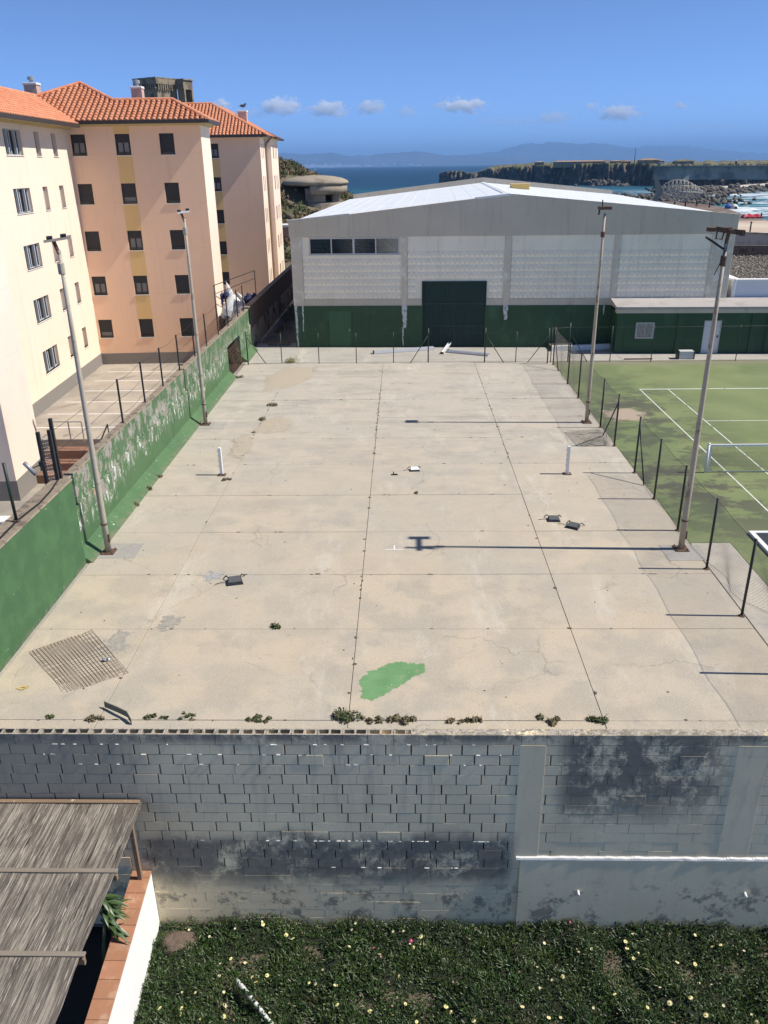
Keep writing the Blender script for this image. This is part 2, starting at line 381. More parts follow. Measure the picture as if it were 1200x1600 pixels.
obj('tower', MB().lathe(a-Vector((0,0,3)), [(1,0),(.8,4.2),(1,4.3),(1,4.6)], 8), M_BLACKMETAL, lt); obj('lantern', MB().lathe(a+Vector((0,0,1.6)), [(.5,0),(.5,.9),(.1,1.4)], 8), M_GALV, lt)

# causeway and breakwater boulders
M_ROCK = surf('breakwater_rock', (.16,.14,.115), .45, .6, 1, bump=.6, bscale=2, c2=(.07,.062,.05), mask=(.45,.6), mscale=.35)
M_ROAD = surf('pale_road', (.5,.46,.39), .12, .1, .95, bump=0)
ca, cb, cc = gz(1040, 300, SEA), gz(1120, 303, SEA), gz(1330, 300, SEA)
path = [gz(1035,296,-6), gz(1080,292.5,-4.6), gz(1120,292,-4.6), gz(1200,286.5,-4.6), gz(1330,280,-4.6)]
mb = MB(); tops = []
for i in range(len(path)-1):
    a, b = path[i], path[i+1]; w = Vector((0, 9, 0))
    mb.hexa([Vector((p.x,p.y,-10)) for p in (a-w, b-w, b+w, a+w)]+[a-w*.5, b-w*.5, b+w*.5, a+w*.5])
structure(obj('causeway', mb, M_ROAD))
def rocks(name, pts, label, smin, smax, n, spread, zr):
    V = []; F = []
    bm = bmesh.new(); bmesh.ops.create_icosphere(bm, subdivisions=1, radius=1); bv = np.array([v.co for v in bm.verts]); bf = np.array([[v.index for v in f.verts] for f in bm.faces]); bm.free()
    pts = [Vector(p) for p in pts]
    for k in range(n):
        i = random.randrange(len(pts)-1); p = pts[i].lerp(pts[i+1], random.random()); s = random.uniform(smin, smax); u = random.random()
        q = np.array((p.x+random.gauss(0, spread*.3), p.y-spread*(1-u)+random.gauss(0, spread*.2), zr[0]+(zr[1]-zr[0])*u*random.uniform(.7,1.05)))
        V.append(bv*(1+.3*rng.uniform(-1.3,1.3,(len(bv),1)))*np.array((s*random.uniform(.7,1.3), s*random.uniform(.7,1.3), s*random.uniform(.5,.9)))+q); F.append(bf+k*len(bv))
    return tag(npmesh(name, np.concatenate(V), np.concatenate(F), M_ROCK, kind='stuff'), label, 'rocks')
rocks('breakwater_boulders', path, 'dark boulders heaped along the causeway', 0.7, 1.7, 2200, 16, (-8.5, -4.6))
rocks('harbour_boulders', [gz(920,309,-7), gz(960,313,-7), gz(1000,315,-7), gz(1050,312,-7), gz(1085,306,-7)], 'pale broken boulders behind the hall roof', 0.6, 1.4, 1500, 34, (-8.2, -4.6))
rocks('island_foot_boulders', [gz(930,288,-7), gz(970,287,-7), gz(990,285.5,-7)], 'small rock heap at the foot of the island cliff', 1.0, 2.4, 260, 22, (-8.5, -3))
mb = MB()
a = gz(1055, 296, -6); p = [gz(1030,297,-6), gz(1060,290,-5.5), gz(1085,290,-5.5), gz(1100,294,-6)]
structure(obj('sand_spit', MB().prism([Vector((q.x,q.y,-5.4)) for q in p], (0,0,-3)), M_ROAD))

# hill behind the hall, on the left
def hill_z(x, y):
    h = 13*math.exp(-((x+42)/26)**2-((y-152)/34)**2)+9.8*math.exp(-((x+17)/15)**2-((y-120)/19)**2)
    return -1.2+h+.5*mnoise.fractal(Vector((x*.14, y*.14, 2)), .9, 2, 4)
gx, gy = np.arange(-100, 14, 1.5), np.arange(92, 220, 1.5)
V = [(x, y, hill_z(x, y)) for x in gx for y in gy]; I = np.arange(len(gx)*len(gy)).reshape(len(gx), len(gy))
F = np.stack([I[:-1,:-1], I[1:,:-1], I[1:,1:], I[:-1,1:]], -1).reshape(-1, 4)
M_HILL = surf('hill_ground', (.15,.12,.08), .35, .5, 1, bump=.6, bscale=3, c2=(.08,.085,.04), mask=(.45,.6), mscale=.35)
structure(npmesh('hill', V, F, M_HILL))
def leafcloud(centres, radii, n, size, flat=.7):
    c = np.array(centres)[rng.integers(0, len(centres), n)] if len(centres) != n else np.array(centres)
    idx = rng.integers(0, len(centres), n); c = np.array(centres)[idx]; r = np.array(radii)[idx][:, None]
    d = rng.standard_normal((n, 3)); d /= np.linalg.norm(d, axis=1)[:, None]; d[:, 2] = np.abs(d[:, 2])*flat
    p = c+d*r*rng.uniform(.55, 1.05, (n, 1))
    a = rng.standard_normal((n, 3)); a /= np.linalg.norm(a, axis=1)[:, None]; b = np.cross(a, d); b /= np.linalg.norm(b, axis=1)[:, None]+1e-6
    s = size*rng.uniform(.6, 1.4, (n, 1))
    V = np.stack([p-a*s, p+b*s*.45, p+a*s, p-b*s*.45], 1).reshape(-1, 3)
    return V, np.arange(4*n).reshape(n, 4)
M_BUSH = surf('hill_scrub', (.06,.07,.028), .5, .7, 1, bump=0, c2=(.2,.15,.08), mask=(.46,.56), mscale=.45)
cs = []; rs = []
for k in range(1100):
    x, y = random.uniform(-32, -3), random.uniform(95, 126)
    if math.hypot(x+11.3, y-113) < 4.6: continue
    cs.append((x, y, hill_z(x, y)-.1)); rs.append(random.uniform(.35, 1.3))
V, F = leafcloud(cs, rs, 75000, .17)
tag(npmesh('hill_scrub', V, F, M_BUSH, kind='stuff'), 'olive and brown scrub covering the hill by the bunker', 'scrub')
rk = rocks('hill_rocks', [(-14,104,3),(-9,103,2),(-5,104,0)], 'pale rocks on the slope under the bunker', .2, .5, 160, 3, (0, 5))
# ------------------------------------------------------------------ court of concrete slabs
xj = [-9.12, -6.36, -1.17, 4.06, 8.52]; yj = [13.24, 13.56, 17.12, 20.0, 22.85, 25.9, 29.03, 32.2, 35.22, 38.25, 41.25, 44.2, 46.1]
court = structure(obj('court', MB().box(-9.2, 8.56, 13.23, 46.15, -.11, -.035), M_DARKGAP))
for i in range(4):
    for j in range(12):
        g = .007
        if j == 11 or j == 0: g = .006
        dz = random.uniform(-.004, .004)
        o = obj('concrete_slab', MB().bbox(xj[i]+g, xj[i+1]-g, yj[j]+g, yj[j+1]-g, -.034, dz, .006), M_CONC, court)
side = structure(obj('side_strip', MB().bbox(8.54, 9.72, 13.24, 21.97, -.10, -.004, .01), m_concrete('side_concrete', (.47,.42,.34), (.4,.37,.33))))
fore = structure(obj('forecourt', MB().bbox(-9.3, 12.6, 46.16, 52, -.10, -.006, .01).bbox(12.61, 40, 46.16, 49, -.10, -.008, .01), M_CONC2))
M_SANDY = surf('windblown_sand', (.42,.365,.285), .15, 1.5, 1, bump=.5, bscale=60, c2=(.35,.3,.23), mask=(.5,.62), mscale=8)
def patch(name, px, mat, label, cat, h=.004, edge=.5, z=.0045, sub=6, cell=.035):
    P = [gz(*q) for q in px]; n = len(P); A = np.array([(q.x, q.y) for q in P]); c = A.mean(0)
    lo, hi = A.min(0)-.25, A.max(0)+.25; nx, ny = int((hi[0]-lo[0])/cell)+1, int((hi[1]-lo[1])/cell)+1
    def sdf(x, y):                                  # signed distance, positive inside
        ins = False; dm = 1e9
        for k in range(n):
            x0, y0 = A[k]; x1, y1 = A[(k+1) % n]
            if (y0 > y) != (y1 > y) and x < (x1-x0)*(y-y0)/(y1-y0)+x0: ins = not ins
            ex, ey = x1-x0, y1-y0; t = max(0, min(1, ((x-x0)*ex+(y-y0)*ey)/(ex*ex+ey*ey))); dm = min(dm, math.hypot(x-x0-t*ex, y-y0-t*ey))
        return dm if ins else -dm
    idx = {}; V = []; F = []
    def vert(a, b, d):
        if (a, b) not in idx:
            idx[(a, b)] = len(V); V.append((lo[0]+a*cell, lo[1]+b*cell, z+h*max(0, min(1, d*3))))
        return idx[(a, b)]
    for a in range(nx):
        for b in range(ny):
            x, y = lo[0]+(a+.5)*cell, lo[1]+(b+.5)*cell; d = sdf(x, y)
            if d+edge*(.13*mnoise.noise(Vector((x*2.6, y*2.6, 1)))+.12*mnoise.noise(Vector((x*8, y*8, 2)))+.09*mnoise.noise(Vector((x*21, y*21, 3)))) > 0:
                F.append((vert(a,b,d), vert(a+1,b,d), vert(a+1,b+1,d), vert(a,b+1,d)))
    return tag(npmesh(name, V, F, mat), label, cat)
patch('sand_patch', [(360,712),(366,690),(385,676),(396,688),(392,704),(376,716)], M_SANDY, 'sandy worn patch behind the left white net post', 'sand', .012, 1.3)
patch('sand_patch', [(396,674),(410,656),(440,652),(458,660),(450,672),(420,678)], M_SANDY, 'broad sandy smear next to two weeds on the slab joint', 'sand', .01, 1.3)
patch('sand_patch', [(412,612),(418,588),(450,574),(492,576),(485,592),(452,606)], M_SANDY, 'large tan sand drift near the far left corner of the court', 'sand', .012, 1.3)
M_DAMP = surf('grey_scrape', (.3,.28,.245), .25, 4, .95, c2=(.37,.33,.275), mask=(.45,.6), mscale=9, bump=.3)
patch('grey_scrape', [(168,994),(190,984),(200,990),(198,1012),(180,1022),(170,1008)], M_DAMP, 'rough grey scraped patch right of the rusty wire mesh panel', 'stain', .002, 1.6)
patch('grey_scrape', [(247,970),(262,960),(282,966),(276,980),(255,984)], M_DAMP, 'small rough grey patch on the slab joint above the mesh panel', 'stain', .002, 1.6)
patch('grey_scrape', [(312,900),(330,893),(352,900),(346,908),(322,907)], surf('spilt_gravel', (.36,.36,.37), .4, 20, .9), 'pale spilt gravel stain left of the lone dark floodlight', 'stain', .003, 2.0)
def m_gpaint():
    t = NT('green_floor_paint')
    a = t.mix(t.ss(t.noise(1.8, 5), .35, .7), (.115,.245,.1), (.15,.3,.125))
    a = t.mix(t.ss(t.noise(5, 5, .7), .56, .66, 0, .6), a, (.28,.29,.19)); a = t.mix(t.ss(t.noise(16, 3), .68, .72), a, (.6,.6,.55))
    return t.done(a, .75)
M_GPAINT = m_gpaint()
patch('green_paint_patch', [(562,1062),(572,1052),(590,1046),(605,1036),(622,1034),(640,1037),(664,1036),(665,1050),(648,1058),(630,1070),(610,1080),(596,1090),(580,1096),(568,1088)], M_GPAINT, 'irregular bright green paint patch on the near concrete slabs', 'paint', .001, .55, cell=.02)
mb = MB(); p = gz(616, 859); mb.box(p.x-.28, p.x+.28, p.y-.02, p.y+.02, .004, .006); mb.box(p.x-.02, p.x+.02, p.y+.021, p.y+.3, .004, .006)
tag(obj('chalk_mark', mb, M_WHITE), 'small white T-shaped mark left of the floodlight shadow', 'mark')

# ------------------------------------------------------------------ tennis court
def m_tennis():
    t = NT('tennis_green'); x = t.xyz()
    a = t.mix(t.ss(t.noise(.35, 5, .6), .35, .65), (.15,.19,.075), (.19,.225,.095))
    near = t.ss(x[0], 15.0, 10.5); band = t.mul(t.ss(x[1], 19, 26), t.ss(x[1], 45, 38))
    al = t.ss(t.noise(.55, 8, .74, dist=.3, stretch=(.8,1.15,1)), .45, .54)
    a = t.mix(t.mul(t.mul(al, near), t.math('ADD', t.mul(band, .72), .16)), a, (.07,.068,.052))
    a = t.mix(t.mul(t.ss(t.noise(.16, 3, stretch=(1,.6,1)), .52, .57), .35), a, (.10,.15,.06))
    worn = t.n('ShaderNodeVectorMath'); worn.operation = 'DISTANCE'; t.l(t.P, worn.inputs[0]); worn.inputs[1].default_value = (9.9, 35.4, 0)
    d = t.math('ADD', worn.outputs['Value'], t.mul(t.noise(1.3, 5), 2.2))
    a = t.mix(t.ss(d, 2.25, 1.75), a, (.36,.29,.225))
    fars = t.ss(t.math('ADD', x[1], t.mul(t.noise(.5, 5), 2.5)), 45.6, 47.2); a = t.mix(t.mul(fars, .7), a, (.23,.2,.155))
    a = t.mix(t.ss(t.noise(30, 3), .6, .7, 0, .25), a, (.08,.1,.05))
    return t.done(a, .9)
tennis = structure(obj('tennis_court', MB().box(8.53, 45, 21.98, 46.15, -.1, -.003).box(9.73, 45, 13.24, 21.975, -.1, -.003), m_tennis()))
M_LINE = surf('worn_white_line', (.66,.68,.62), .1, 2, .8, c2=(.2,.26,.12), mask=(.56,.66), mscale=3, bump=0)
def line(x0, x1, y0, y1): obj('court_line', MB().box(x0, x1, y0, y1, -.002, .003), M_LINE, tennis)
xd, xs_ = 11.78, 13.17; xd2 = xd+10.97; yb, yn = 39.82, 27.93
line(xd, xd2, yb-.1, yb); line(xd, xd+.05, yn-11.88, yb-.1); line(xs_, xs_+.05, yn-11.88, yb-.1)
line(xs_+.05, xd2-1.4, 34.3, 34.35); line(xs_+.05, xd2-1.4, yn-6.4, yn-6.35); line(xd+.05, xd2, yn-11.98, yn-11.9); line(xd2-1.45, xd2-1.4, yn-11.88, yb-.1); line(xd2-.05, xd2, yn-11.88, yb-.1)
line(xd+5.46, xd+5.51, yn-6.35, 34.3)
net = thing('tennis_net', (17.2, yn, 0), 'tennis net with white headband on the green court', 'net')
for x, lab in ((11.0, 1), (23.6, 2)): obj('post', MB().tube([(x,yn,0),(x,yn,1.08)], .05, 10).lathe((x,yn,1.08), [(.055,0),(.055,.03),(.02,.05)], 10), M_WHITE, net, smooth=True)
obj('headband', MB().box(11.06, 23.54, yn-.03, yn+.03, 1.0, 1.075), M_WHITE, net); obj('bottom_tape', MB().box(11.06, 23.54, yn-.012, yn+.012, .03, .055), M_LINE, net)
obj('side_tape', MB().box(11.06, 11.12, yn-.02, yn+.02, .06, .995), M_WHITE, net)
mb = MB()
for k in range(250): x = 11.13+k*.05; mb.tube([(x,yn,.05),(x,yn,1.0)], .0022, 3, False)
for k in range(19): mb.tube([(11.1,yn,.06+k*.05),(23.5,yn,.06+k*.05)], .0022, 3, False)
obj('netting', mb, M_BLACKPL, net, kind='stuff')
# dark covered pit with white rim at the right edge
pit = thing('covered_pit', gz(1190,860), 'dark covered pit with a white rim at the right edge', 'pit')
mb = MB()
x0, x1, y0, y1 = 10.5, 13.5, 17.6, 22.62
mb.box(x0, x1, y1-.14, y1, 0, .09).box(x0, x0+.14, y0, y1-.141, 0, .088).box(x1-.14, x1, y0, y1-.141, 0, .088).box(x0+.141, x1-.141, y0, y0+.14, 0, .086)
obj('rim', mb, M_WHITE, pit)
mb = MB(); n = 12; V = []
for i in range(n+1):
    for j in range(n+1):
        u, v = i/n, j/n; V.append((x0+.13+(x1-x0-.26)*u, y0+.13+(y1-y0-.26)*v, .06-.06*math.sin(u*3.14)*math.sin(v*3.14)+.02*mnoise.noise(Vector((u*5,v*5,0)))))
mb.add(V, [(i*(n+1)+j,(i+1)*(n+1)+j,(i+1)*(n+1)+j+1,i*(n+1)+j+1) for i in range(n) for j in range(n)])
obj('tarpaulin', mb, surf('dark_tarp', (.03,.034,.04), .3, 3, .6, bump=.3, bscale=9), pit, smooth=True)

# ------------------------------------------------------------------ near block wall
def m_block():
    t = NT('painted_block'); x = t.xyz()
    paint = t.mix(t.ss(t.noise(.7, 5), .35, .65), (.80,.665,.435), (.87,.73,.49))
    paint = t.mix(t.mul(t.rnd(), .3), paint, (.7,.585,.39))
    nz = t.mul(t.noise(1.5, 8, .8, dist=.2, stretch=(1,1,.8)), 1.0)
    z = t.math('ADD', x[2], t.mul(t.math('SUBTRACT', t.noise(.9, 5), .5), 1.1))
    mould = (.075,.07,.06)
    # mould bands: coping course, the old lower band, and the right-hand field
    topb = t.mul(t.ss(x[2], -.32, .0), t.ss(nz, .38, .56))
    lowb = t.mul(t.mul(t.ss(z, -2.35, -2.8), t.ss(z, -4.25, -3.6)), t.mul(t.ss(x[0], 2.5, 2.1), t.ss(nz, .34, .5)))
    lowb = t.mul(lowb, t.ss(t.math('ADD', x[0], t.mul(nz, 2)), -5.3, -4.2))
    foot = t.mul(t.ss(x[2], -3.5, -4.4), t.mul(t.ss(t.noise(2.2, 6, .75), .52, .62), .8))
    rig = t.mul(t.mul(t.ss(x[0], 2.9, 3.4), t.ss(z, -2.6, -1.3)), t.ss(t.noise(1.3, 8, .8, dist=.25, stretch=(1,1,.7)), .40, .52))
    rig = t.mul(rig, t.ss(t.math('ADD', x[0], t.mul(nz, 1.5)), 7.6, 6.6))
    tot = t.math('MAXIMUM', t.math('MAXIMUM', topb, lowb), t.math('MAXIMUM', rig, foot))
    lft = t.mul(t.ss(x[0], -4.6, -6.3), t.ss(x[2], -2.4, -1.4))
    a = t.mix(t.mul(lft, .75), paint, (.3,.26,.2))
    chips = t.mul(t.ss(t.noise(3.5, 6, .8), .66, .7), .8)
    a = t.mix(chips, a, (.27,.25,.215))
    a = t.mix(t.mul(tot, .92), a, t.mix(t.noise(6, 4), mould, (.26,.24,.2)))
    a = t.mix(t.ss(t.noise(26, 4, .7), .55, .7, 0, .25), a, (.25,.24,.22))
    a = t.mix(t.mul(t.ss(t.noise(2.2, 6, .7, stretch=(1.6,1,.16)), .52, .68), t.ss(x[2], -3.2, -.2, .08, .38)), a, (.24,.22,.18))
    t.bump(t.noise(45, 4), .35, .008)
    return t.done(a, .9)
M_BLOCK = m_block()
M_RAWTOP = surf('raw_mortar', (.42,.375,.31), .3, 6, .95, bump=.9, bscale=30, c2=(.2,.175,.15), mask=(.5,.6), mscale=14)
YF, BW, BH, ZT = 13.03, .511, .2545, .06
wall = thing('block_wall', (0, YF, -5.15), 'tall grey painted concrete block retaining wall along the garden', 'wall')
obj('core', MB().box(-9.6, 9.7, YF+.075, 13.225, -5.4, -.2), surf('wall_core', (.05,.048,.045), .3, 5, 1), wall)
mb = MB(); 
for k in range(90):
    x = 0.06+k*.11+random.uniform(-.03,.03)
    if x > 9.6: break
    mb.blob((x, 13.135, .045), .075, .07, .03, 1, .5, k)
def block_mesh(w, hollow=False, flush=False):
    d = .075; mb = MB(); b = .006; h = BH-.008
    if not hollow:
        x0, x1 = 0, w
        jit = [random.uniform(-.003,.003) for _ in range(4)]
        vs = [(x0,d,0),(x1,d,0),(x1,d,h),(x0,d,h),(x0,b,0+jit[0]),(x1,b,0+jit[1]),(x1,b,h+jit[2]),(x0,b,h+jit[3]),(x0+b,0,b),(x1-b,0,b),(x1-b,0,h-b),(x0+b,0,h-b)]
        mb.add(vs, [(0,1,2,3),(4,5,1,0),(5,6,2,1),(6,7,3,2),(7,4,0,3),(8,9,5,4),(9,10,6,5),(10,11,7,6),(11,8,4,7),(8,11,10,9)])
        mb.f = [tuple(reversed(f)) for f in mb.f]
    else:
        D = .195; e = .035; xs = [0, e, w/2-e*.7, w/2+e*.7, w-e, w]; ys = [0, e, D-e, D]
        mb.box(0, w, 0, e, 0, h).box(0, w, D-e, D, 0, h)
        for a, c in ((0, e), (w/2-e*.6, w/2+e*.6), (w-e, w)): mb.box(a, c, e, D-e, 0, h-.003)
        mb.box(e, w/2-e*.6, e, D-e, 0, .01).box(w/2+e*.6, w-e, e, D-e, 0, .01)
    me = bpy.data.meshes.new('block'); me.from_pydata(mb.v, [], mb.f); me.materials.append(M_BLOCK)
    if hollow:
        me.materials.append(M_RAWTOP)
        for p in me.polygons:
            if p.normal.z > .9: p.material_index = 1
    me.update(); return me
variants = [block_mesh(BW-.026) for _ in range(6)]; tight = [block_mesh(BW-.004) for _ in range(4)]; hol = block_mesh(BW-.008, True)
rest = MB(); nparts = 0
for r in range(21):
    z0 = ZT-BH*(r+1)+.0015; off = (0 if r % 2 else .5)*BW+random.uniform(-.13,.13) if r else .12
    x = -9.55+off-BW
    while x < 9.3:
        x += BW
        inpil = 2.3 < x+BW/2 < 2.86 and 0 < r < 13
        jx, jy = x+random.uniform(-.003,.003), YF+random.uniform(-.001,.001)-(.005 if random.random() < .02 else 0)
        show = -8.1 < x < 7.6 and not (x < -5.9 and r > 6)
        isr = x > 2.6
        if r == 0:
            hollowed = x < .1 or 2.9 > x > 2.6
            me = hol if hollowed else tight[random.randrange(4)]
            o = link('block', me, None, wall); o.location = Vector((jx, jy, z0))-wall.location; nparts += 1
            if not hollowed: rest.box(jx, jx+BW-.004, YF+.08, 13.225, z0, z0+BH-.012)
            continue
        if show and nparts < 300 and (r <= 10 if not isr else r <= 9):
            me = (tight if isr else variants)[random.randrange(4)]
            if random.random() < .18 and not isr: me = tight[random.randrange(4)]
            o = link('block', me, None, wall); o.location = Vector((jx, jy, z0))-wall.location; nparts += 1
        else:
            w = BW-(.004 if (isr or r > 13) else .02); jy += (.0 if r < 11 else .004*random.random())
            prot = -.035 if (r >= 13 and isr) else 0
            rest.box(jx, jx+w, jy+prot, YF+.075, z0, z0+BH-(.007 if r < 15 and not isr else .002))
obj('lower_blocks', rest, M_BLOCK, wall, kind='stuff')
mb = MB()
for r in range(1, 21): mb.box(-9.55, 9.7, YF+.0035, YF+.07, ZT-BH*r-.008, ZT-BH*r+.0025)
obj('bed_mortar', mb, surf('grey_mortar', (.26,.235,.19), .3, 5, .95, c2=(.5,.45,.36), mask=(.52,.62), mscale=2.5), wall, kind='stuff')
M_PIL = M_BLOCK
obj('pilaster', MB().bbox(2.3, 2.82, YF-.005, YF+.075, -3.12, -.2, .002), M_BLOCK, wall)
obj('pilaster', MB().bbox(6.62, 7.25, YF-.0045, YF+.075, -3.12, -.2, .002), M_BLOCK, wall)
# light ledge on the right, where the lower half steps out
mb = MB(); n = 120
for i in range(n):
    xa, xb = 2.36+(9.7-2.36)*i/n, 2.36+(9.7-2.36)*(i+1)/n
    h0 = .02*mnoise.noise(Vector((xa*5,0,0))); e = .052+.018*mnoise.noise(Vector((xa*3,4,0)))
    mb.hexa([(xa,YF-e,-3.2),(xb,YF-e,-3.2),(xb,YF+.04,-3.2),(xa,YF+.04,-3.2),(xa,YF-e+.012,-3.155+h0),(xb,YF-e+.012,-3.155+h0),(xb,YF+.04,-3.12+h0),(xa,YF+.04,-3.12+h0)])
obj('ledge', mb, surf('whitewashed_ledge', (.72,.71,.68), .1, 4, .9, bump=.6), wall)
obj('lower_render', MB().bbox(2.45, 9.7, YF-.045, YF-.0355, -5.4, -3.2, .003), M_BLOCK, wall)
mb = MB()                                          # mortar crumbs catching the sun on the bed joints
for k in range(75):
    r = random.choice((1,1,2,2,3,11,11,11,11,11,11,14)); z = ZT-BH*r; x = random.uniform(-7.6, 2.1) if r != 14 else random.uniform(-3, 1.6)
    if r == 11: z = -2.745; x = random.uniform(-4.6, 2.0)
    L = random.uniform(.02, .1)
    mb.box(x, x+L, YF-.012*random.random()-.006, YF+.004, z-.008, z+.006)
obj('mortar_crumbs', mb, M_WHITE, wall, kind='stuff')
mb2 = MB(); mb2.v = mb.v[:0]
fill = MB()
nx = 230
for i in range(nx):
    x0_, x1_ = .12+9.5*i/nx, .12+9.5*(i+1)/nx
    hh = [.052+.02*mnoise.fractal(Vector((x0_*7, k*3.3, 0)), .9, 2, 3) for k in range(4)]; h2 = [.052+.02*mnoise.fractal(Vector((x1_*7, k*3.3, 0)), .9, 2, 3) for k in range(4)]
    yy = [YF+.012, YF+.075, YF+.13, 13.222]
    for k in range(3): fill.quad((x0_,yy[k],hh[k]), (x1_,yy[k],h2[k]), (x1_,yy[k+1],h2[k+1]), (x0_,yy[k+1],hh[k+1]))
obj('mortar_topping', fill, M_RAWTOP, wall)
for (x, z) in ((3.75,-4.1),(7.35,-4.12)):
    p = Vector((x, YF-.05, z)); obj('weep_pipe', MB().tube([p+Vector((0,.02,0)), p-Vector((0,.09,.02))], .03, 10), M_WHITE, wall, smooth=True)
# ------------------------------------------------------------------ garden below the wall
structure(obj('garden_soil', MB().box(-5.7, 30, -25, 13.1, -12, -5.32), M_EARTH))
structure(obj('yard_floor', MB().box(-30, -5.701, -25, 13.22, -12, -5.6), surf('yard_tiles', (.04,.034,.028), .2, 2)))
def gh(x, y): return -5.24+.2*mnoise.fractal(Vector((x*1.2, y*1.2, 3)), .9, 2, 4)+.06*math.exp(-((y-13)/.25)**2)
gx, gy = np.arange(-5.6, 12.01, .15), np.arange(5.0, 13.03, .15)
V = np.array([(x, min(y, 13.0), gh(x, y)) for x in gx for y in gy]); I = np.arange(len(gx)*len(gy)).reshape(len(gx), len(gy))
M_ICE = NT('ice_plant_leaf')
_t = M_ICE; _a = _t.mix(_t.ss(_t.noise(3.0, 5, .6), .35, .65), (.012,.034,.006), (.034,.072,.013))
_a = _t.mix(_t.ss(_t.noise(.9, 5, .65), .45, .65, 0, .8), _a, (.05,.085,.02)); _a = _t.mix(_t.ss(_t.noise(1.7, 6, .7), .58, .68, 0, .75), _a, (.085,.06,.03))
_a = _t.mix(_t.ss(_t.noise(25, 2), .55, .62, 0, .55), _a, (.08,.125,.03)); _a = _t.mix(_t.ss(_t.noise(8, 4, .7), .62, .7, 0, .7), _a, (.10,.05,.028))
M_ICE = _t.done(_a, .42)
ice = thing('ice_plant_carpet', (1, 10, -5.3), 'dark green flowering succulent carpet below the block wall', 'ground cover')
F = np.stack([I[:-1,:-1], I[1:,:-1], I[1:,1:], I[:-1,1:]], -1).reshape(-1, 4)
npmesh('stem_mat', V, F, surf('stem_mat', (.018,.024,.011), .4, 6, 1, bump=.6), ice)
N = 105000
lx, ly = rng.uniform(-5.56, 11, N), 5.2+7.8*rng.uniform(0, 1, N)**.72
keep = ((lx+5.02)/.36)**2+((ly-12.5)/.3)**2 > rng.uniform(.6, 1.2, N)
lx, ly = lx[keep], ly[keep]; N = len(lx)
gi = np.clip(((lx+5.6)/.15).astype(int), 0, len(gx)-1); gj = np.clip(((ly-5)/.15).astype(int), 0, len(gy)-1)
lz = V[I[gi, gj], 2]+rng.uniform(-.03, .07, N)*(1+.9*(ly > 12.85))
az = rng.uniform(0, 2*np.pi, N); el = np.radians(rng.uniform(8, 80, N)); L = rng.uniform(.05, .14, N)*(.75+.5*(np.sin(lx*3.1+1.7*np.sin(ly*2.3))*np.sin(ly*3.7+lx)>0))
d = np.stack([np.cos(el)*np.cos(az), np.cos(el)*np.sin(az), np.sin(el)], 1); s1 = np.stack([-np.sin(az), np.cos(az), 0*az], 1); s2 = np.cross(d, s1)
b0 = np.stack([lx, ly, lz], 1); w = (.009+.009*rng.random(N))[:, None]
mid = b0+d*(L*.5)[:, None]; tip = b0+d*L[:, None]+np.array((0,0,.01))
Vl = np.stack([b0, mid+s1*w, mid+s2*w, mid-s1*w, tip], 1).reshape(-1, 3)
k = np.arange(N)[:, None]*5
Fl = np.concatenate([k+np.array([[0,1,2]]), k+np.array([[0,2,3]]), k+np.array([[1,4,2]]), k+np.array([[2,4,3]])])
npmesh('leaves', Vl, Fl, M_ICE, ice, kind='stuff')
def flower_mesh(name, col, cc, r, open_=1.0):
    mb = MB(); n = 16
    for k in range(n):
        a = 2*math.pi*k/n; ca, sa = math.cos(a), math.sin(a); w = .24*r
        lift = (1-open_)*r
        mb.add([(0,0,.01), (ca*r*.6-sa*w*.5, sa*r*.6+ca*w*.5, .012+lift*.8), (ca*r, sa*r, .006+lift), (ca*r*.6+sa*w*.5, sa*r*.6-ca*w*.5, .012+lift*.8)], [(0,3,2,1)])
    mb.lathe((0,0,.008), [(r*.3,0),(r*.26,.012),(r*.1,.018)], 8); m = len(mb.f)
    me = bpy.data.meshes.new(name); me.from_pydata(mb.v, [], mb.f); me.materials.append(surf(name+'_petal', col, .08, 9, .6, bump=0)); me.materials.append(surf(name+'_centre', cc, .1, 9, .7, bump=0))
    for i, p in enumerate(me.polygons):
        if i >= n: p.material_index = 1
    return me
fl_y = flower_mesh('yellow_flower', (.84,.79,.46), (.72,.56,.10), .05); fl_c = flower_mesh('cream_flower', (.8,.74,.5), (.7,.6,.25), .036, .55)
fl_m = flower_mesh('magenta_flower', (.55,.05,.22), (.75,.6,.2), .045); fl_d = flower_mesh('dry_flower', (.5,.3,.2), (.4,.25,.12), .022, .4)
px_y = [(346,1445),(307,1424),(360,1491),(313,1459),(394,1525),(382,1497),(457,1466),(416,1442),(454,1434),(482,1534),(527,1571),(658,1460),(663,1470),(650,1580),(578,1575),(417,1520),(248,1510),(283,1572),(349,1582),(249,1572),(350,1564),(1043,1450),(1181,1470),(1126,1477),(1059,1499),(1087,1502),(1092,1536),(990,1496),(967,1536),(1047,1565),(816,1575),(858,1585),(980,1480),(1113,1479),(1012,1573),(697,1570),(705,1578),(651,1592),(740,1595),(1103,1588),(960,1557),(1127,1528)]
allf = [(p, fl_y) for p in px_y]+[(p, fl_m) for p in ((890,1450),(642,1470),(584,1478))]
for k in range(95): allf.append(((random.uniform(240,1200), random.uniform(1440,1600)), random.choice((fl_c, fl_c, fl_y, fl_d, fl_d))))
for p, me in allf:
    q = gz(p[0], p[1], -5.12)
    if q.y > 12.9 or q.x < -5.25: continue
    o = link('flower', me, None, ice); o.location = Vector((q.x, q.y, gh(q.x, q.y)+.085))-ice.location
    o.rotation_euler = (random.uniform(-.5,.3), random.uniform(-.1,.6), random.uniform(0,6)); s = random.uniform(.8,1.2); o.scale = (s, s, s)
V, F = [], []
mnd = MB(); n = 14
VV = []
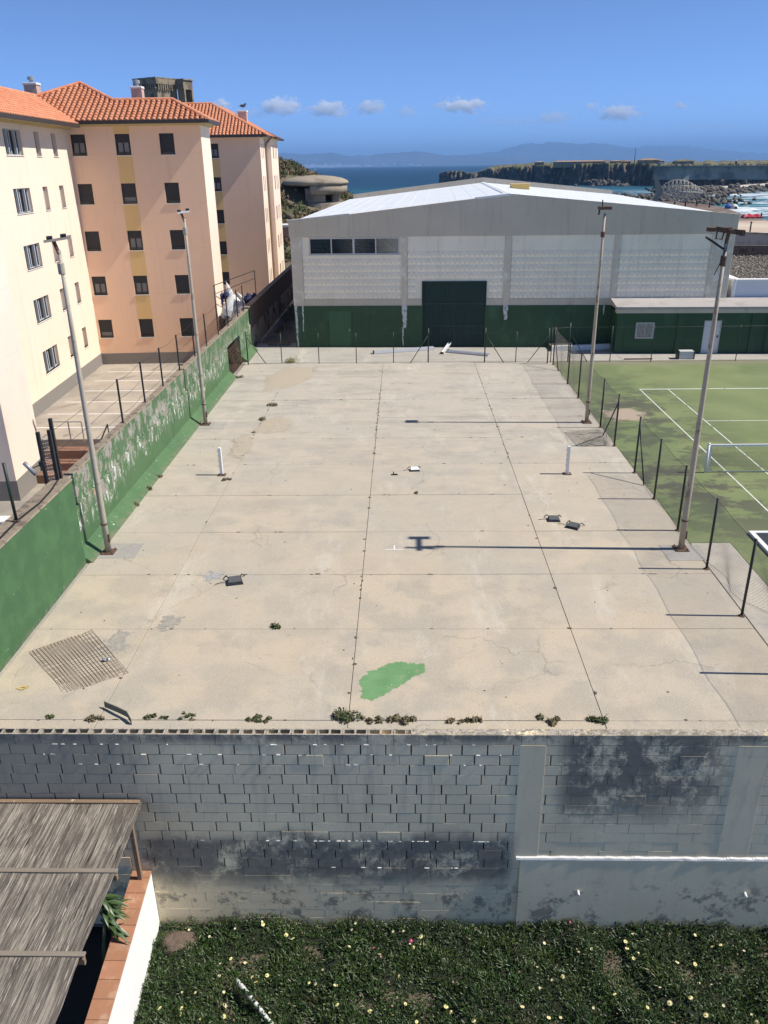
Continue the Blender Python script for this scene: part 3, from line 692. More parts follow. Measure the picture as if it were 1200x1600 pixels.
for i in range(n+1):
    for j in range(n+1):
        u, v = i/n*2-1, j/n*2-1; h = max(0, 1-u*u-v*v)
        VV.append((-5.02+u*.42, 12.5+v*.34, -5.27+.2*h**.7+.06*mnoise.fractal(Vector((u*4,v*4,5)), .9, 2, 4)*h))
mnd.add(VV, [(i*(n+1)+j,(i+1)*(n+1)+j,(i+1)*(n+1)+j+1,i*(n+1)+j+1) for i in range(n) for j in range(n)])
tag(obj('soil_mound', mnd, surf('crumbly_soil', (.13,.095,.075), .4, 9, 1, bump=1, bscale=35)), 'bare mound of brown soil in the corner of the succulent carpet', 'soil')
a, b = gz(368,1530,-5.03), gz(430,1606,-5.03)
dv = (b-a); mb = MB(); P = [a+dv*t+Vector((0,0,.03*math.sin(t*5))) for t in np.linspace(0,1.1,10)]
mb.tube(P, .045, 8)
tag(obj('white_pipe', mb, surf('chalky_white', (.7,.7,.69), .1, 6, .8, c2=(.3,.3,.28), mask=(.55,.63), mscale=12), smooth=True), 'white weathered pipe lying half buried among the flowers', 'pipe')
V, F = leafcloud([tuple(p+Vector((0,0,.015))) for p in P], [.09]*len(P), 130, .05)
npmesh('overgrowth', V, F, M_ICE, ice, kind='stuff')

# white garden wall with terracotta coping
gw = thing('garden_wall', (-5.6, 10, -5.4), 'white rendered garden wall with terracotta coping tiles', 'wall')
xa, xb = -5.98, -5.56          # coping edges at the block wall; it drifts right towards the camera
def wx(y): return .055*(13.03-y)
mb = MB(); y0, y1 = 3.0, 13.02
mb.hexa([(xa+.03+wx(y0),y0,-5.65),(xb-.015+wx(y0),y0,-5.65),(xb-.015,y1,-5.65),(xa+.03,y1,-5.65),(xa+.03+wx(y0),y0,-3.652),(xb-.015+wx(y0),y0,-3.652),(xb-.015,y1,-3.652),(xa+.03,y1,-3.652)])
obj('wall', mb, surf('white_render', (.8,.8,.79), .04, 1.2, .8, bump=.25, bscale=25), gw)
M_TERRA = surf('terracotta', (.43,.21,.12), .2, 3, .8, bump=.2, c2=(.52,.33,.22), mask=(.52,.68), mscale=3, rndvar=.35)
y = 13.015
for k in range(24):
    L = .395
    if k == 0: L = .2
    ya, yb_ = y-L+.006, y; y -= L
    hx = [(xa+wx(ya),ya),(xb+wx(ya),ya),(xb+wx(yb_),yb_),(xa+wx(yb_),yb_)]; mb = MB(); b = .006
    cx = sum(p[0] for p in hx)/4; cy = sum(p[1] for p in hx)/4
    ins = [(p[0]+(b if p[0]<cx else -b), p[1]+(b if p[1]<cy else -b)) for p in hx]; dz = random.uniform(-.003,.003)
    mb.add([(p[0],p[1],-3.65) for p in hx]+[(p[0],p[1],-3.622+dz) for p in hx]+[(p[0],p[1],-3.613+dz) for p in ins], [(3,2,1,0)]+[(i,(i+1)%4,4+(i+1)%4,4+i) for i in range(4)]+[(4+i,4+(i+1)%4,8+(i+1)%4,8+i) for i in range(4)]+[(8,9,10,11)])
    obj('coping_tile', mb, M_TERRA, gw)
# pergola with reed matting
ZP = -1.62
pg = thing('pergola', (-7.5, 11, -5.6), 'grey reed-matted pergola roof with wooden battens', 'pergola')
def m_reed():
    t = NT('dry_reed'); x = t.xyz()
    a = t.mix(t.ss(t.noise(26, 3, .7, stretch=(1,.012,1)), .38, .62), (.085,.075,.065), (.27,.24,.205))
    a = t.mix(t.ss(t.noise(3, 5, .7, stretch=(1,.3,1)), .45, .62, 0, .7), a, (.085,.072,.062))
    a = t.mix(t.ss(t.noise(44, 2, .5, stretch=(1,.03,1)), .62, .67, 0, .7), a, (.48,.43,.37))
    a = t.mix(t.ss(t.noise(36, 2, .5, stretch=(1,.02,1)), .64, .68, 0, .9), a, (.02,.017,.014))
    return t.done(a, .9)
M_REED = m_reed()
mb = MB(); x = -9.6
while x < -5.47:
    x += random.uniform(.009, .013); r = random.uniform(.006, .009)
    sag = .02*math.sin(x*3); ys = [7.6, 8.5, 9.4, 10.27, 11.14, 12.05, 12.95]; e = random.uniform(-.05,.05)
    P = []
    for i, yy in enumerate(ys):
        P.append((x+.02*math.sin(yy*2.1+x*4)+.012*mnoise.noise(Vector((x*30, yy*1.3, 0)))+.02*(12.95-yy)/5, yy+(e if i in (0,) else 0), ZP-.03*abs(math.sin((yy-9.4)/1.74*math.pi))+sag*.3+random.uniform(-.004,.004)))
    mb.tube(P, r, 4, False)
obj('reed_mat', mb, M_REED, pg, kind='stuff')
obj('light_block_sheet', MB().box(-9.6, -5.5, 7.6, 12.93, ZP-.06, ZP-.048), M_REED, pg)  # added solid sheet under the reeds that keeps sunlight out
for yy, m, xe in ((12.93, M_WOODB, -5.52), (11.14, M_WOOD, -5.40), (9.4, M_WOOD, -5.38), (7.66, M_WOOD, -5.36)):
    obj('batten', MB().bbox(-9.7, xe, yy-.05, yy+.045, ZP+.004, ZP+.04, .006), m, pg)
    obj('rafter', MB().bbox(-9.7, xe-.02, yy-.035, yy+.03, ZP-.19, ZP-.062, .006), M_WOODB, pg)
for yy in (12.8, 7.8):
    obj('post', MB().bbox(-5.78, -5.69, yy-.045, yy+.045, -3.61, ZP-.195, .006), M_WOODB, pg)
    if yy < 12: pass
obj('side_beam', MB().bbox(-5.79, -5.68, 7.6, 12.98, ZP-.30, ZP-.192, .006), M_WOODB, pg)
# leafy plant at the pergola edge
pl = thing('leafy_plant', (-6.15, 11.3, -5.6), 'dark green long-leaved plant poking out beside the pergola', 'plant')
obj('stem', MB().tube([(-6.15,11.3,-5.6),(-6.1,11.35,-4),(-5.95,11.45,-2.9)], [.05,.04,.02], 8), M_LEAF, pl, smooth=True)
ML = surf('glossy_leaf', (.05,.09,.03), .35, 5, .4, bump=0)
for k in range(34):
    a = random.uniform(-1.3, 2.2); L = random.uniform(.35,.6); c = Vector((-5.98, 11.45, -2.95+random.uniform(-.5,.4))); dr = Vector((math.cos(a), math.sin(a)*.8, random.uniform(-.2,.7))).normalized()
    sd = dr.cross(Vector((0,0,1))).normalized(); mb = MB(); row = []
    for i in range(6):
        u = i/5; p = c+dr*L*u+Vector((0,0,-.28*u*u)); w = .045*math.sin(math.pi*(.1+.9*u))+.002; row += [p-sd*w, p+Vector((0,0,-.012)), p+sd*w]
    mb.add(row, [f for i in range(5) for f in ((3*i,3*i+1,3*i+4,3*i+3),(3*i+1,3*i+2,3*i+5,3*i+4))]); obj('leaf', mb, ML, pl, smooth=True)
structure(obj('yard_wall', MB().box(-30, -9.65, 12.9, 13.0, -5.6, -1.5), M_WHITE))
# ------------------------------------------------------------------ peeling green boundary wall
def m_green():
    t = NT('peeling_green_paint'); x = t.xyz()
    g = t.mix(t.ss(t.noise(.8, 5), .35, .65), (.055,.125,.05), (.075,.15,.062))
    g = t.mix(t.ss(t.noise(1.2, 5, .6, stretch=(1,1.8,.35)), .55, .7, 0, .5), g, (.11,.155,.085))
    near = t.ss(x[1], 20.7, 20.76)                       # the newer near panel peels far less
    g = t.mix(t.math('SUBTRACT', 1.0, near), g, t.mix(t.ss(t.noise(1.5, 5, .65), .4, .65), (.044,.115,.045), (.06,.145,.056)))
    zz = t.math('ADD', x[2], t.mul(t.math('SUBTRACT', t.noise(.7, 4), .5), 1.6))
    up = t.mul(t.ss(zz, .75, 1.4), near)
    n1 = t.noise(1.9, 9, .78, dist=.15, stretch=(1,1,.75)); n2 = t.noise(3.2, 9, .8, dist=.2, stretch=(1,1.3,.6))
    fade = t.ss(x[1], 47, 24, .45, 1)
    plaster = t.mul(t.mul(t.ss(n1, .5, .53), up), fade)
    a = t.mix(plaster, g, t.mix(t.noise(5, 4), (.24,.215,.185), (.32,.3,.27)))
    wz = t.mul(t.ss(zz, .6, 1.0), t.ss(zz, 1.95, 1.45))
    white = t.mul(t.mul(t.ss(n2, .56, .58), wz), near)
    a = t.mix(white, a, (.66,.66,.63))
    few = t.ss(t.noise(2.6, 6, .75), .665, .68); a = t.mix(few, a, (.55,.57,.5))
    pink = t.mul(t.ss(t.noise(1.1, 4, .6), .66, .7), t.mul(wz, near)); a = t.mix(pink, a, (.42,.27,.2))
    low = t.mul(t.ss(x[2], .35, .2), t.ss(t.noise(5, 8, .8), .6, .63)); a = t.mix(t.mul(low, .6), a, (.4,.42,.33)); grime = t.mul(t.ss(x[2], .16, .0), t.ss(t.noise(3, 6), .35, .6)); a = t.mix(t.mul(grime, .6), a, (.17,.15,.1))
    t.bump(t.noise(8, 5), .3, .015)
    return t.done(a, .72)
M_GREEN = m_green()
M_COPE = surf('worn_coping', (.27,.22,.165), .35, 3, .95, bump=.8, bscale=14, c2=(.13,.105,.08), mask=(.5,.62), mscale=4)
gwall = thing('green_wall', (-9.6, 30, 0), 'long green boundary wall with peeling paint left of the court', 'wall')
WX, WU, WB = -9.44, -9.51, -9.76                  # lower face, set-back upper face, rear face
ZS, ZW = 1.55, 2.44                               # step and top
na, nb, nh = 43.1, 46.6, 1.5                      # niche
YP = 20.75
obj('panel', MB().box(WB, -9.22, 13.23, YP, -.1, 2.58), M_GREEN, gwall)
for y0, y1, z0, z1 in ((YP+.001, na, -.1, ZS), (nb, 50.2, -.1, ZS)): obj('panel', MB().box(WB, WX, y0, y1, z0, z1), M_GREEN, gwall)
obj('upper_panel', MB().box(WB, WU, YP+.001, 50.2, ZS+.001, ZW), M_GREEN, gwall)
obj('niche_back', MB().box(WB-.55, WB-.45, na-.3, nb+.3, -.1, 1.8).box(WB-.449, WB, nb+.001, nb+.12, -.1, 1.7).box(WB-.449, WB, na-.12, na-.001, -.1, 1.7), M_DARKGAP, gwall)
mb = MB()                                         # battered footing
for y0, y1 in ((YP+.01, na-.05), (nb+.05, 50.1)):
    mb.hexa([(WX+.001,y0,0),(WX+.42,y0,0),(WX+.42,y1,0),(WX+.001,y1,0),(WX+.001,y0,.33),(WX+.04,y0,.30),(WX+.04,y1,.30),(WX+.001,y1,.33)])
obj('footing', mb, M_GREEN, gwall)
mb = MB()
for y0, y1, zt, xf in ((13.23, YP, 2.58, -9.22), (YP+.02, 50.2, ZW, WU)):
    m = int((y1-y0)/.2)
    for i in range(m):
        ya, yb_ = y0+(y1-y0)*i/m, y0+(y1-y0)*(i+1)/m; f = lambda yy, k: zt+.035+.02*mnoise.fractal(Vector((yy*2.2, k*5., zt)), .9, 2, 3)
        o1, o2 = .012*mnoise.noise(Vector((ya*3,0,1))), .012*mnoise.noise(Vector((yb_*3,0,1)))
        mb.hexa([(WB-.02,ya,zt+.001),(xf+.025+o1,ya,zt+.001),(xf+.025+o2,yb_,zt+.001),(WB-.02,yb_,zt+.001),(WB,ya,f(ya,0)),(xf+o1,ya,f(ya,1)),(xf+o2,yb_,f(yb_,1)),(WB,yb_,f(yb_,0))])
obj('coping', mb, M_COPE, gwall)
obj('end_pier', MB().box(WB-.01, WX+.03, 50.201, 50.4, -.1, 2.5), M_GREENMETAL, gwall)
structure(obj('wall_foot_strip', MB().box(-9.4, -9.1, 13.24, 50.2, -.12, -.02), M_CONC2))
gr = thing('rusty_grille', (WX-.1, 44.9, .1), 'rusty bent wire grille leaning in the niche of the green wall', 'grille')
mb = MB()
for k in range(14):
    yy = na+.25+k*.21; mb.tube([(WX+.3,yy,.03),(WX+.1+.05*math.sin(k),yy,.7),(WX-.1,yy+.05,1.4)], .008, 4)
obj('upright_wires', mb, M_RUST, gr, kind='stuff')
mb = MB()
for k in range(11):
    z = .08+k*.125; mb.tube([(WX+.3-.28*z, na+.2, z),(WX+.32-.28*z+.04*math.sin(k*2), 44.8, z+.04),(WX+.31-.28*z, nb-.4, z)], .008, 4)
obj('cross_wires', mb, M_RUST, gr, kind='stuff')
# fence on top of the green wall
wf = thing('wall_top_fence', (-9.62, 34, 2.47), 'black posts and sagging wires on top of the green wall', 'fence')
wp = [gz(*q, 2.47) for q in ((181.6,661),(216,629),(247,603),(273,579),(296,557),(317,540),(335,523),(349,509),(361,495))]; wys = [q.y for q in wp]+[49.4]
FXW = -9.63
for y in wys: obj('post', MB().bbox(FXW-.03, FXW+.025, y-.03, y+.03, 2.42, 4.0, .006), M_BLACKMETAL, wf)
for z in (2.8, 3.35, 3.96):
    P = []
    for a, b in zip([20.3]+wys[:-1], wys):
        for u in np.linspace(0, 1, 6)[:-1]: P.append((FXW+.03*math.sin(a+u*3), a+(b-a)*u, z-.07*math.sin(u*math.pi)))
    P.append((FXW, wys[-1], z)); obj('wire', MB().tube(P, .007, 4), M_BLACKMETAL, wf)
g1, g2, g3 = gz(75,762,2.45), gz(92,758,2.45), gz(96,752,2.45)
gp = thing('mesh_gate_panel', g2, 'tall black posts with a narrow wire mesh panel on the wall', 'fence panel')
for q, z in ((g1, 4.05), (g2, 4.05), (g3, 4.28)): obj('post', MB().bbox(q.x-.045, q.x+.045, q.y-.045, q.y+.045, 2.3, z, .006), M_BLACKMETAL, gp)
mb = MB()
for k in range(1, 6): q = g1.lerp(g2, k/6); mb.tube([(q.x, q.y, 2.45), (q.x, q.y, 3.98)], .004, 4)
for k in range(16): mb.tube([(g1.x, g1.y, 2.5+k*.1), (g2.x, g2.y, 2.5+k*.1)], .004, 4)
obj('mesh', mb, M_GALV, gp, kind='stuff'); obj('hinge', MB().bbox(g1.x-.1,g1.x+.04,g1.y-.08,g1.y+.08,3.1,3.23).bbox(g1.x-.1,g1.x+.12,g1.y-.12,g1.y+.1,2.3,2.5), M_BLACKMETAL, gp)
fl = thing('wall_floodlight', (g1.x-.2, g1.y, 3), 'small white cylinder lamp fixed beside the mesh panel', 'lamp')
obj('body', MB().tube([(g1.x-.42,g1.y-.2,3.25),(g1.x-.22,g1.y-.1,2.88)], .06, 10), M_GALV, fl, smooth=True); obj('arm', MB().tube([(g1.x-.3,g1.y-.14,3.06),(g1.x-.04,g1.y,3.14)], .015, 6), M_BLACKMETAL, fl)
q = gz(26,814,2.62); lp = thing('leaning_post', q, 'lone dark green fence post on the near end of the green wall', 'post')
obj('shaft', MB().tube([(q.x,q.y,2.58),(q.x-.02,q.y,4.12)], .04, 8), M_GREENMETAL, lp, smooth=True); obj('foot', MB().bbox(q.x-.08,q.x+.08,q.y-.08,q.y+.08,2.62,2.66), M_RUST, lp)
def cable(name, pts, r, label, m=M_CABLE):
    return tag(obj(name, MB().tube(pts, r, 6), m, smooth=True), label, 'cable')
cable('cable', [(-9.28,13.8,2.66),(-9.34,15.9,2.66),(-9.42,17.8,2.66),(-9.33,18.9,2.66),(-9.38,19.8,2.67),(-9.5,20.6,2.68)], .022, 'black cable lying along the near wall coping')

# ------------------------------------------------------------------ floodlight poles
M_POLE = surf('faded_pole_paint', (.42,.345,.26), .2, 1.2, .6, c2=(.22,.16,.115), mask=(.55,.66), mscale=3, bump=.1)
M_POLEG = surf('grey_pole_paint', (.4,.355,.29), .2, 1.2, .6, c2=(.2,.17,.14), mask=(.56,.68), mscale=3, bump=.1)
def pole(x, y, m, label, style, lean=0):
    t = thing('floodlight_pole', (x, y, 0), label, 'light pole', 'floodlight poles round the court')
    obj('shaft', MB().tube([(x,y,.02),(x+lean*.02,y,1.2),(x+lean*.4,y,6.5),(x+lean,y,8.6)], [.088,.086,.06,.045], 14), m, t, smooth=True)
    bp = obj('base_plate', MB().bbox(x-.2,x+.2,y-.2,y+.2,.002,.03,.005), M_RUST, t)
    for sx in (-1,1):
        for sy in (-1,1): obj('bolt', MB().lathe((x+sx*.15,y+sy*.15,.03), [(.025,0),(.025,.03),(.012,.032),(.012,.06)], 6), M_RUST, bp)
    obj('collar', MB().lathe((x+lean*.03,y,.9), [(.086,0),(.102,.01),(.102,.05),(.086,.06)], 14), M_RUST, t)
    obj('hatch', MB().box(x+.06,x+.106,y-.06,y+.02,.35,.6), M_RUST, t)
    X = x+lean; h = thing_part = None
    if style == 'rust':
        cr = obj('cross_arm', MB().obox((X, y-.1, 8.86), Vector((.985,-.1,-.14)).normalized(), Vector((.1,.995,0)), Vector((.14,0,.99)), .33, .055, .06), M_RUST, t)
        obj('bracket', MB().tube([(X,y,8.55),(X+.01,y-.05,8.9)], .05, 8).tube([(X-.3,y-.1,8.88),(X-.31,y-.1,8.68),(X-.16,y-.1,8.66),(X-.12,y-.1,8.85)], .022, 6), M_RUST, cr)
        obj('end_cap', MB().box(X+.28,X+.36,y-.2,y-.02,8.74,8.88), M_RUST, cr)
        obj('rear_arm', MB().box(X-.06,X+.06,y-.3,y+.5,8.82,8.9), M_RUST, t); obj('lamp_tray', MB().bbox(X-.3,X+.3,y+.501,y+.7,8.8,8.9,.01), M_RUST, t)
        obj('stay', MB().tube([(X-.05,y,8.42),(X-.56,y-.1,8.72)], .03, 6), M_BLACKMETAL, t)
        obj('loose_cable', MB().tube([(X-.03,y-.08,8.4),(X-.12,y-.12,8.1),(X-.24,y-.14,7.8)], .012, 5), M_CABLE, t)
        obj('clamp', MB().lathe((X-.008,y,8.0), [(.06,0),(.08,.02),(.08,.24),(.06,.26)], 10), M_RUST, t)
    elif style == 'small':
        cr = obj('cross_arm', MB().bbox(X-.24,X+.24,y-.12,y+.3,8.74,8.86,.01), M_RUST, t)
        obj('spike', MB().tube([(X-.12,y,8.86),(X-.13,y,9.1)], .025, 6).tube([(X-.22,y,8.74),(X-.24,y,8.55)], .035, 6), M_BLACKMETAL, cr); obj('clamp', MB().lathe((X-.01,y,7.7), [(.066,0),(.085,.02),(.085,.2),(.066,.22)], 10), M_RUST, t)
    else:
        cr = obj('cross_arm', MB().obox((X, y, 8.86), Vector((.94,.3,.12)).normalized(), Vector((-.3,.95,0)), Vector((-.1,0,.99)), .33 if style == 'twin' else .24, .07, .03), M_WHITE if style == 'far' else M_POLEG, t)
        for s in (-.18, .16):
            c = Vector((X,y,8.86))+Vector((.94,.3,.12)).normalized()*s+Vector((0,0,.065))
            f = obj('floodlight', MB().obox(c, Vector((.95,.3,.05)).normalized(), Vector((-.3,.95,.2)).normalized(), Vector((0,-.2,1)).normalized(), .07, .07, .035), M_BLACKPL, cr)
        obj('bracket', MB().tube([(X,y,8.5),(X-.1,y,8.82)], .05, 8), M_RUST, t)
        obj('clamp', MB().lathe((X-.015,y,8.0), [(.066,0),(.09,.02),(.09,.28),(.066,.3)], 10), M_POLEG, t)
    return t
pole(-8.8, 21.45, M_POLEG, 'tall grey floodlight pole by the green wall, nearer of two', 'twin')
pole(-8.78, 34.3, M_POLEG, 'thin grey floodlight pole by the green wall, farther of two', 'far')
pole(8.12, 21.54, M_POLE, 'tall beige floodlight pole with rusty bent head beside the mesh fence', 'rust', .02)
pole(8.0, 34.22, M_POLE, 'beige floodlight pole with small rusty head in front of the hall', 'small')
M_PATCHC = m_concrete('fresh_concrete_pad', (.36,.34,.31), (.3,.29,.27))
for x, y in ((-8.5, 21.6), (-8.45, 34.25), (8.1, 21.35)):
    structure(obj('pole_pad', MB().bbox(x-.55, x+.6, y-.55, y+.45, -.01, .0065, .003), M_PATCHC))
for x, y, lab in ((-6.75, 27.93, 'white net post standing on the court near the green wall'), (5.97, 27.85, 'white net post with hooks standing near the fallen mesh')):
    t = thing('net_post', (x, y, 0), lab, 'post', 'white net posts on the empty court')
    obj('shaft', MB().bbox(x-.055, x+.055, y-.055, y+.055, .015, 1.07, .008), M_WHITE, t); obj('base_plate', MB().bbox(x-.15, x+.15, y-.13, y+.13, 0.005, .02, .004), M_RUST, t)
    for z in (.35,.55,.75,.93): obj('hook', MB().tube([(x-.05,y-.02,z),(x-.085,y-.02,z),(x-.085,y-.02,z+.03)], .008, 5), M_BLACKMETAL, t)

# ------------------------------------------------------------------ chain link fence on the right
FX = 8.43
cf = thing('chain_link_fence', (FX, 29, 0), 'sagging chain link fence on dark posts between the two courts', 'fence')
fys = [15.2, 17.72, 20.27, 22.85, 25.39, 27.91, 30.98, 33.47, 38.22, 40.94, 45.3]
FH = 2.1
for y in fys:
    t = obj('post', MB().tube([(FX,y,0),(FX+.01,y,FH)], .036, 8).lathe((FX+.01,y,FH), [(.038,0),(.038,.02),(.015,.035)], 8), M_BLACKMETAL, cf, smooth=True)
    obj('rust_foot', MB().lathe((FX,y,.003), [(.09,0),(.06,.02),(.036,.03),(.034,.09)], 8), M_RUST, t)
for a, b in (((FX,27.9,1.85),(FX,26.65,.02)), ((FX,30.98,1.8),(FX-.15,32.3,.02)), ((FX,45.2,1.7),(FX,43.7,.02))): obj('brace', MB().tube([a,b], .026, 8), M_BLACKMETAL, cf, smooth=True)
def mesh_x(y, h):
    w = math.exp(-((y-17.4)/2.6)**2)*.5+math.exp(-((y-14.5)/1.5)**2)*.4
    return FX+.03+(1-h)**1.5*w*(1+.5*math.sin(y*2.6))+.05*(1-h)*math.sin(y*1.9)+.04*mnoise.noise(Vector((y*.9, h*2, 0)))
def top_z(y):
    d = min(abs(y-q) for q in fys); return FH-.04-.07*min(1, d/1.1)
mb = MB(); pitch = .085
def wires(ya, yb_, hole=None):
    s = ya-FH
    while s < yb_+FH:
        for sg in (1, -1):
            P = []
            for k in range(9):
                h = k/8; y = s+sg*(h-.5)*FH
                if ya <= y <= yb_: P.append((mesh_x(y,h), y, .02+h*(top_z(y)-.02)))
            if len(P) > 1: mb.tube(P, .0021, 3, False)
        s += pitch
wires(13.3, 27.9); wires(33.47, 45.28); wires(31.0, 33.46)
obj('mesh', mb, M_BLACKMETAL, cf, kind='stuff')
for ya, yb_ in ((13.3, 27.9), (31, 45.28)):
    obj('line_wire', MB().tube([(mesh_x(y,1), y, top_z(y)) for y in np.arange(ya, yb_, .4)], .006, 4), M_GREENMETAL, cf); obj('line_wire', MB().tube([(mesh_x(y,0), y, .025) for y in np.arange(ya, yb_, .4)], .006, 4), M_GREENMETAL, cf)
# mesh torn down onto the court
P0, ux, uy = gz(958, 696), (gz(888, 676)-gz(958, 696)), (gz(905,697)-gz(958,696))
mb = MB(); corners = [gz(952,697), gz(912,697), gz(888,682), gz(884,674), gz(940,672)]
def fallen(u, v): # bilinear
    a, b, c, d = gz(957,697), gz(903,698), gz(883,676), gz(938,670)
    p = a.lerp(b, u).lerp(d.lerp(c, u), v); p.z = .03+.12*max(0, mnoise.noise(Vector((u*4, v*4, 7))))+.3*max(0, .3-u)*(1-abs(v-.5)); return p
for k in range(-26, 27):
    for sg in (1, -1):
        P = []
        for i in range(13):
            v = i/12; u = k/26+sg*v
            if 0 <= u <= 1: P.append(fallen(u, v))
        if len(P) > 1: mb.tube(P, .003, 3, False)
obj('torn_mesh', mb, M_GREENMETAL, cf, kind='stuff')
obj('fallen_edge_wire', MB().tube([fallen(0,.5)]+[fallen(u, 0) for u in np.linspace(.2,1,7)]+[fallen(1, v) for v in np.linspace(.2,1,5)], .008, 4), M_GREENMETAL, cf)
# far fences
ff = thing('far_court_fence', (0, 46.1, 0), 'row of bare thin posts with braces at the far end of the court', 'fence')
posts = [(388,570,1.9),(440.7,568,1.75),(498.7,568,1.75),(557,567.5,1.75),(615,567,1.75),(669,566.5,1.95),(757,566,1.95),(805.5,566,1.75),(855,568,2.0)]
fp = []
for i, (x, y, h) in enumerate(posts):
    p = gz(x, y); fp.append(p); r = .035 if i in (0,5,6,8) else .024
    obj('post', MB().tube([p, p+Vector((0,0,h))], r, 8), M_GREENMETAL, ff, smooth=True)
for i, px_ in ((0,(415,568)), (5,(641,568)), (6,(787,567)), (8,(824,567))):
    q = gz(*px_); obj('brace', MB().tube([fp[i]+Vector((0,0,1.6)), q+Vector((0,0,.02))], .022, 8), M_GREENMETAL, ff, smooth=True)
for z in (.06, 1.7): obj('wire', MB().tube([p+Vector((0,-.03,z)) for p in fp], .006, 4), M_GREENMETAL, ff)
tf = thing('far_tennis_fence', (15, 46.3, 0), 'thin posts with wires along the far side of the tennis court', 'fence')
tp = [gz(*p) for p in ((860,567),(887,565),(952.6,564.6),(1016.6,565),(1149,563.5),(1280,562))]
for i, p in enumerate(tp): obj('post', MB().tube([p, p+Vector((0,0,2.0 if i != 1 else 2.2))], .026 if i != 1 else .04, 8), M_GREENMETAL, tf, smooth=True)
obj('brace', MB().tube([tp[1]+Vector((0,0,1.7)), gz(917,565)+Vector((0,0,.02))], .022, 8), M_GREENMETAL, tf)
for z in (.05, 1.95): obj('wire', MB().tube([p+Vector((0,-.03,z)) for p in tp], .006, 4), M_GREENMETAL, tf)

# ------------------------------------------------------------------ things lying on the court
def floodlight(x, y, rz, label, lens=False, s=1.0):
    t = thing('broken_floodlight', (x, y, 0), label, 'floodlight', 'broken floodlights lying on the court')
    c, n = math.cos(rz), math.sin(rz); ax, ay, az = Vector((c,n,0)), Vector((-n,c,0)), Vector((0,0,1)); o = Vector((x,y,0)); s *= .88
    mb = MB(); b = [(-.26,-.2),(.26,-.2),(.22,.2),(-.22,.2)]
    q = [o+ax*u*s+ay*v*s+az*.005 for u,v in b]; q2 = [o+ax*u*s*.86+ay*v*s*.86+az*(.13*s if v > 0 else .08*s) for u,v in b]
    mb.hexa(q+q2); obj('housing', mb, M_BLACKPL, t)
    if lens: obj('lens', MB().add([p+az*.012 for p in q2], [(0,1,2,3)]).prism([p+az*.008 for p in q2], (0,0,.006)), M_WHITE, t)
    else: obj('lid', MB().prism([o+ax*u*s*.78+ay*v*s*.78+az*((.13*s if v > 0 else .08*s)+.006) for u,v in b], (0,0,.012)), surf('scuffed_plastic', (.1,.105,.105), .3, 12, .55), t)
    for sg in (-1, 1): obj('bracket', MB().tube([o+ax*sg*.2*s+ay*.2*s+az*.1*s, o+ax*sg*.24*s+ay*.28*s+az*.12*s, o+ax*sg*.33*s+ay*.34*s+az*.02], .02*s, 6), M_BLACKMETAL, t)
    for k in range(5): obj('fin', MB().obox(o+ax*(-.16+.08*k)*s+ay*.21*s+az*.055*s, ax, ay, az, .008*s, .03*s, .04*s), M_BLACKPL, t)
    obj('loose_wire', MB().tube([o-ax*.2*s+az*.05, o-ax*.42*s+az*.02+ay*.05, o-ax*.6*s+az*.015], .008, 5), M_CABLE, t)
p = gz(367, 910); floodlight(p.x, p.y, .25, 'dark broken floodlight lying alone on the left near slabs', s=1.0)
p = gz(648, 735); floodlight(p.x, p.y, .1, 'broken floodlight with white lens lying in the court middle', True, .82)
p = gz(865, 813); floodlight(p.x, p.y, -.05, 'dark floodlight with two raised brackets, left of the pair', s=.9)
p = gz(895, 824); floodlight(p.x, p.y, -.55, 'dark floodlight tilted on its side, right of the pair', s=.95)
p = gz(617, 742); tag(obj('broken_bracket', MB().box(p.x-.07,p.x-.03,p.y-.05,p.y+.1,.004,.09).box(p.x-.03,p.x+.1,p.y-.05,p.y-.01,.004,.05), M_BLACKPL), 'tiny black bracket fragment left of the white-lensed floodlight', 'scrap')
mp = thing('rusty_mesh_panel', gz(122, 1035), 'crumpled rusty wire mesh panel flat on the near left slabs', 'mesh panel')
A_, B_, C_, D_ = gz(45,1019), gz(143,985), gz(201,1052), gz(104,1084)
def mpp(u, v):
    q = A_.lerp(B_, u).lerp(D_.lerp(C_, u), v); q.z = .012+.05*max(0, mnoise.noise(Vector((u*3.5,v*3.5,2))))+.09*max(0, v-.75)*max(0, .35-u)*8; return q
mb = MB()
for k in range(19):
    u = k/18; w = .006*math.sin(k*5); mb.tube([mpp(min(1,max(0,u+w*math.sin(v*6))), v) for v in np.linspace(0 if k % 5 else .02, 1 if k % 4 else .96, 9)], .005, 4)
obj('long_wires', mb, M_RUST, mp, kind='stuff'); mb = MB()
for k in range(44):
    v = k/43; u0 = 0 if random.random() < .6 else random.uniform(0,.3); u1 = 1 if random.random() < .6 else random.uniform(.6,1); gap = .45 < v < .8
    mb.tube([mpp(u, v) for u in np.linspace(u0, u1 if not gap or k % 2 else .35, 7)], .003, 4)
obj('cross_wires', mb, M_RUST, mp, kind='stuff'); q = gz(166, 1033)
obj('snagged_rag', MB().blob((q.x,q.y,.05), .08,.05,.04, 2, .6, 3), M_GALV, mp)
st = [gz(164,1106), gz(186,1117), gz(200,1124), gz(206,1132)]
mb = MB(); P = [q+Vector((0,0,h)) for q, h in zip(st, (.13,.16,.16,.1))]
for i in range(3): mb.hexa([P[i]+Vector((0,-.01,-.1)), P[i+1]+Vector((0,-.01,-.1)), P[i+1]+Vector((0,.01,-.1)), P[i]+Vector((0,.01,-.1)), P[i]+Vector((0,.0,.03)), P[i+1]+Vector((0,.0,.03)), P[i+1]+Vector((0,.02,.03)), P[i]+Vector((0,.02,.03))])
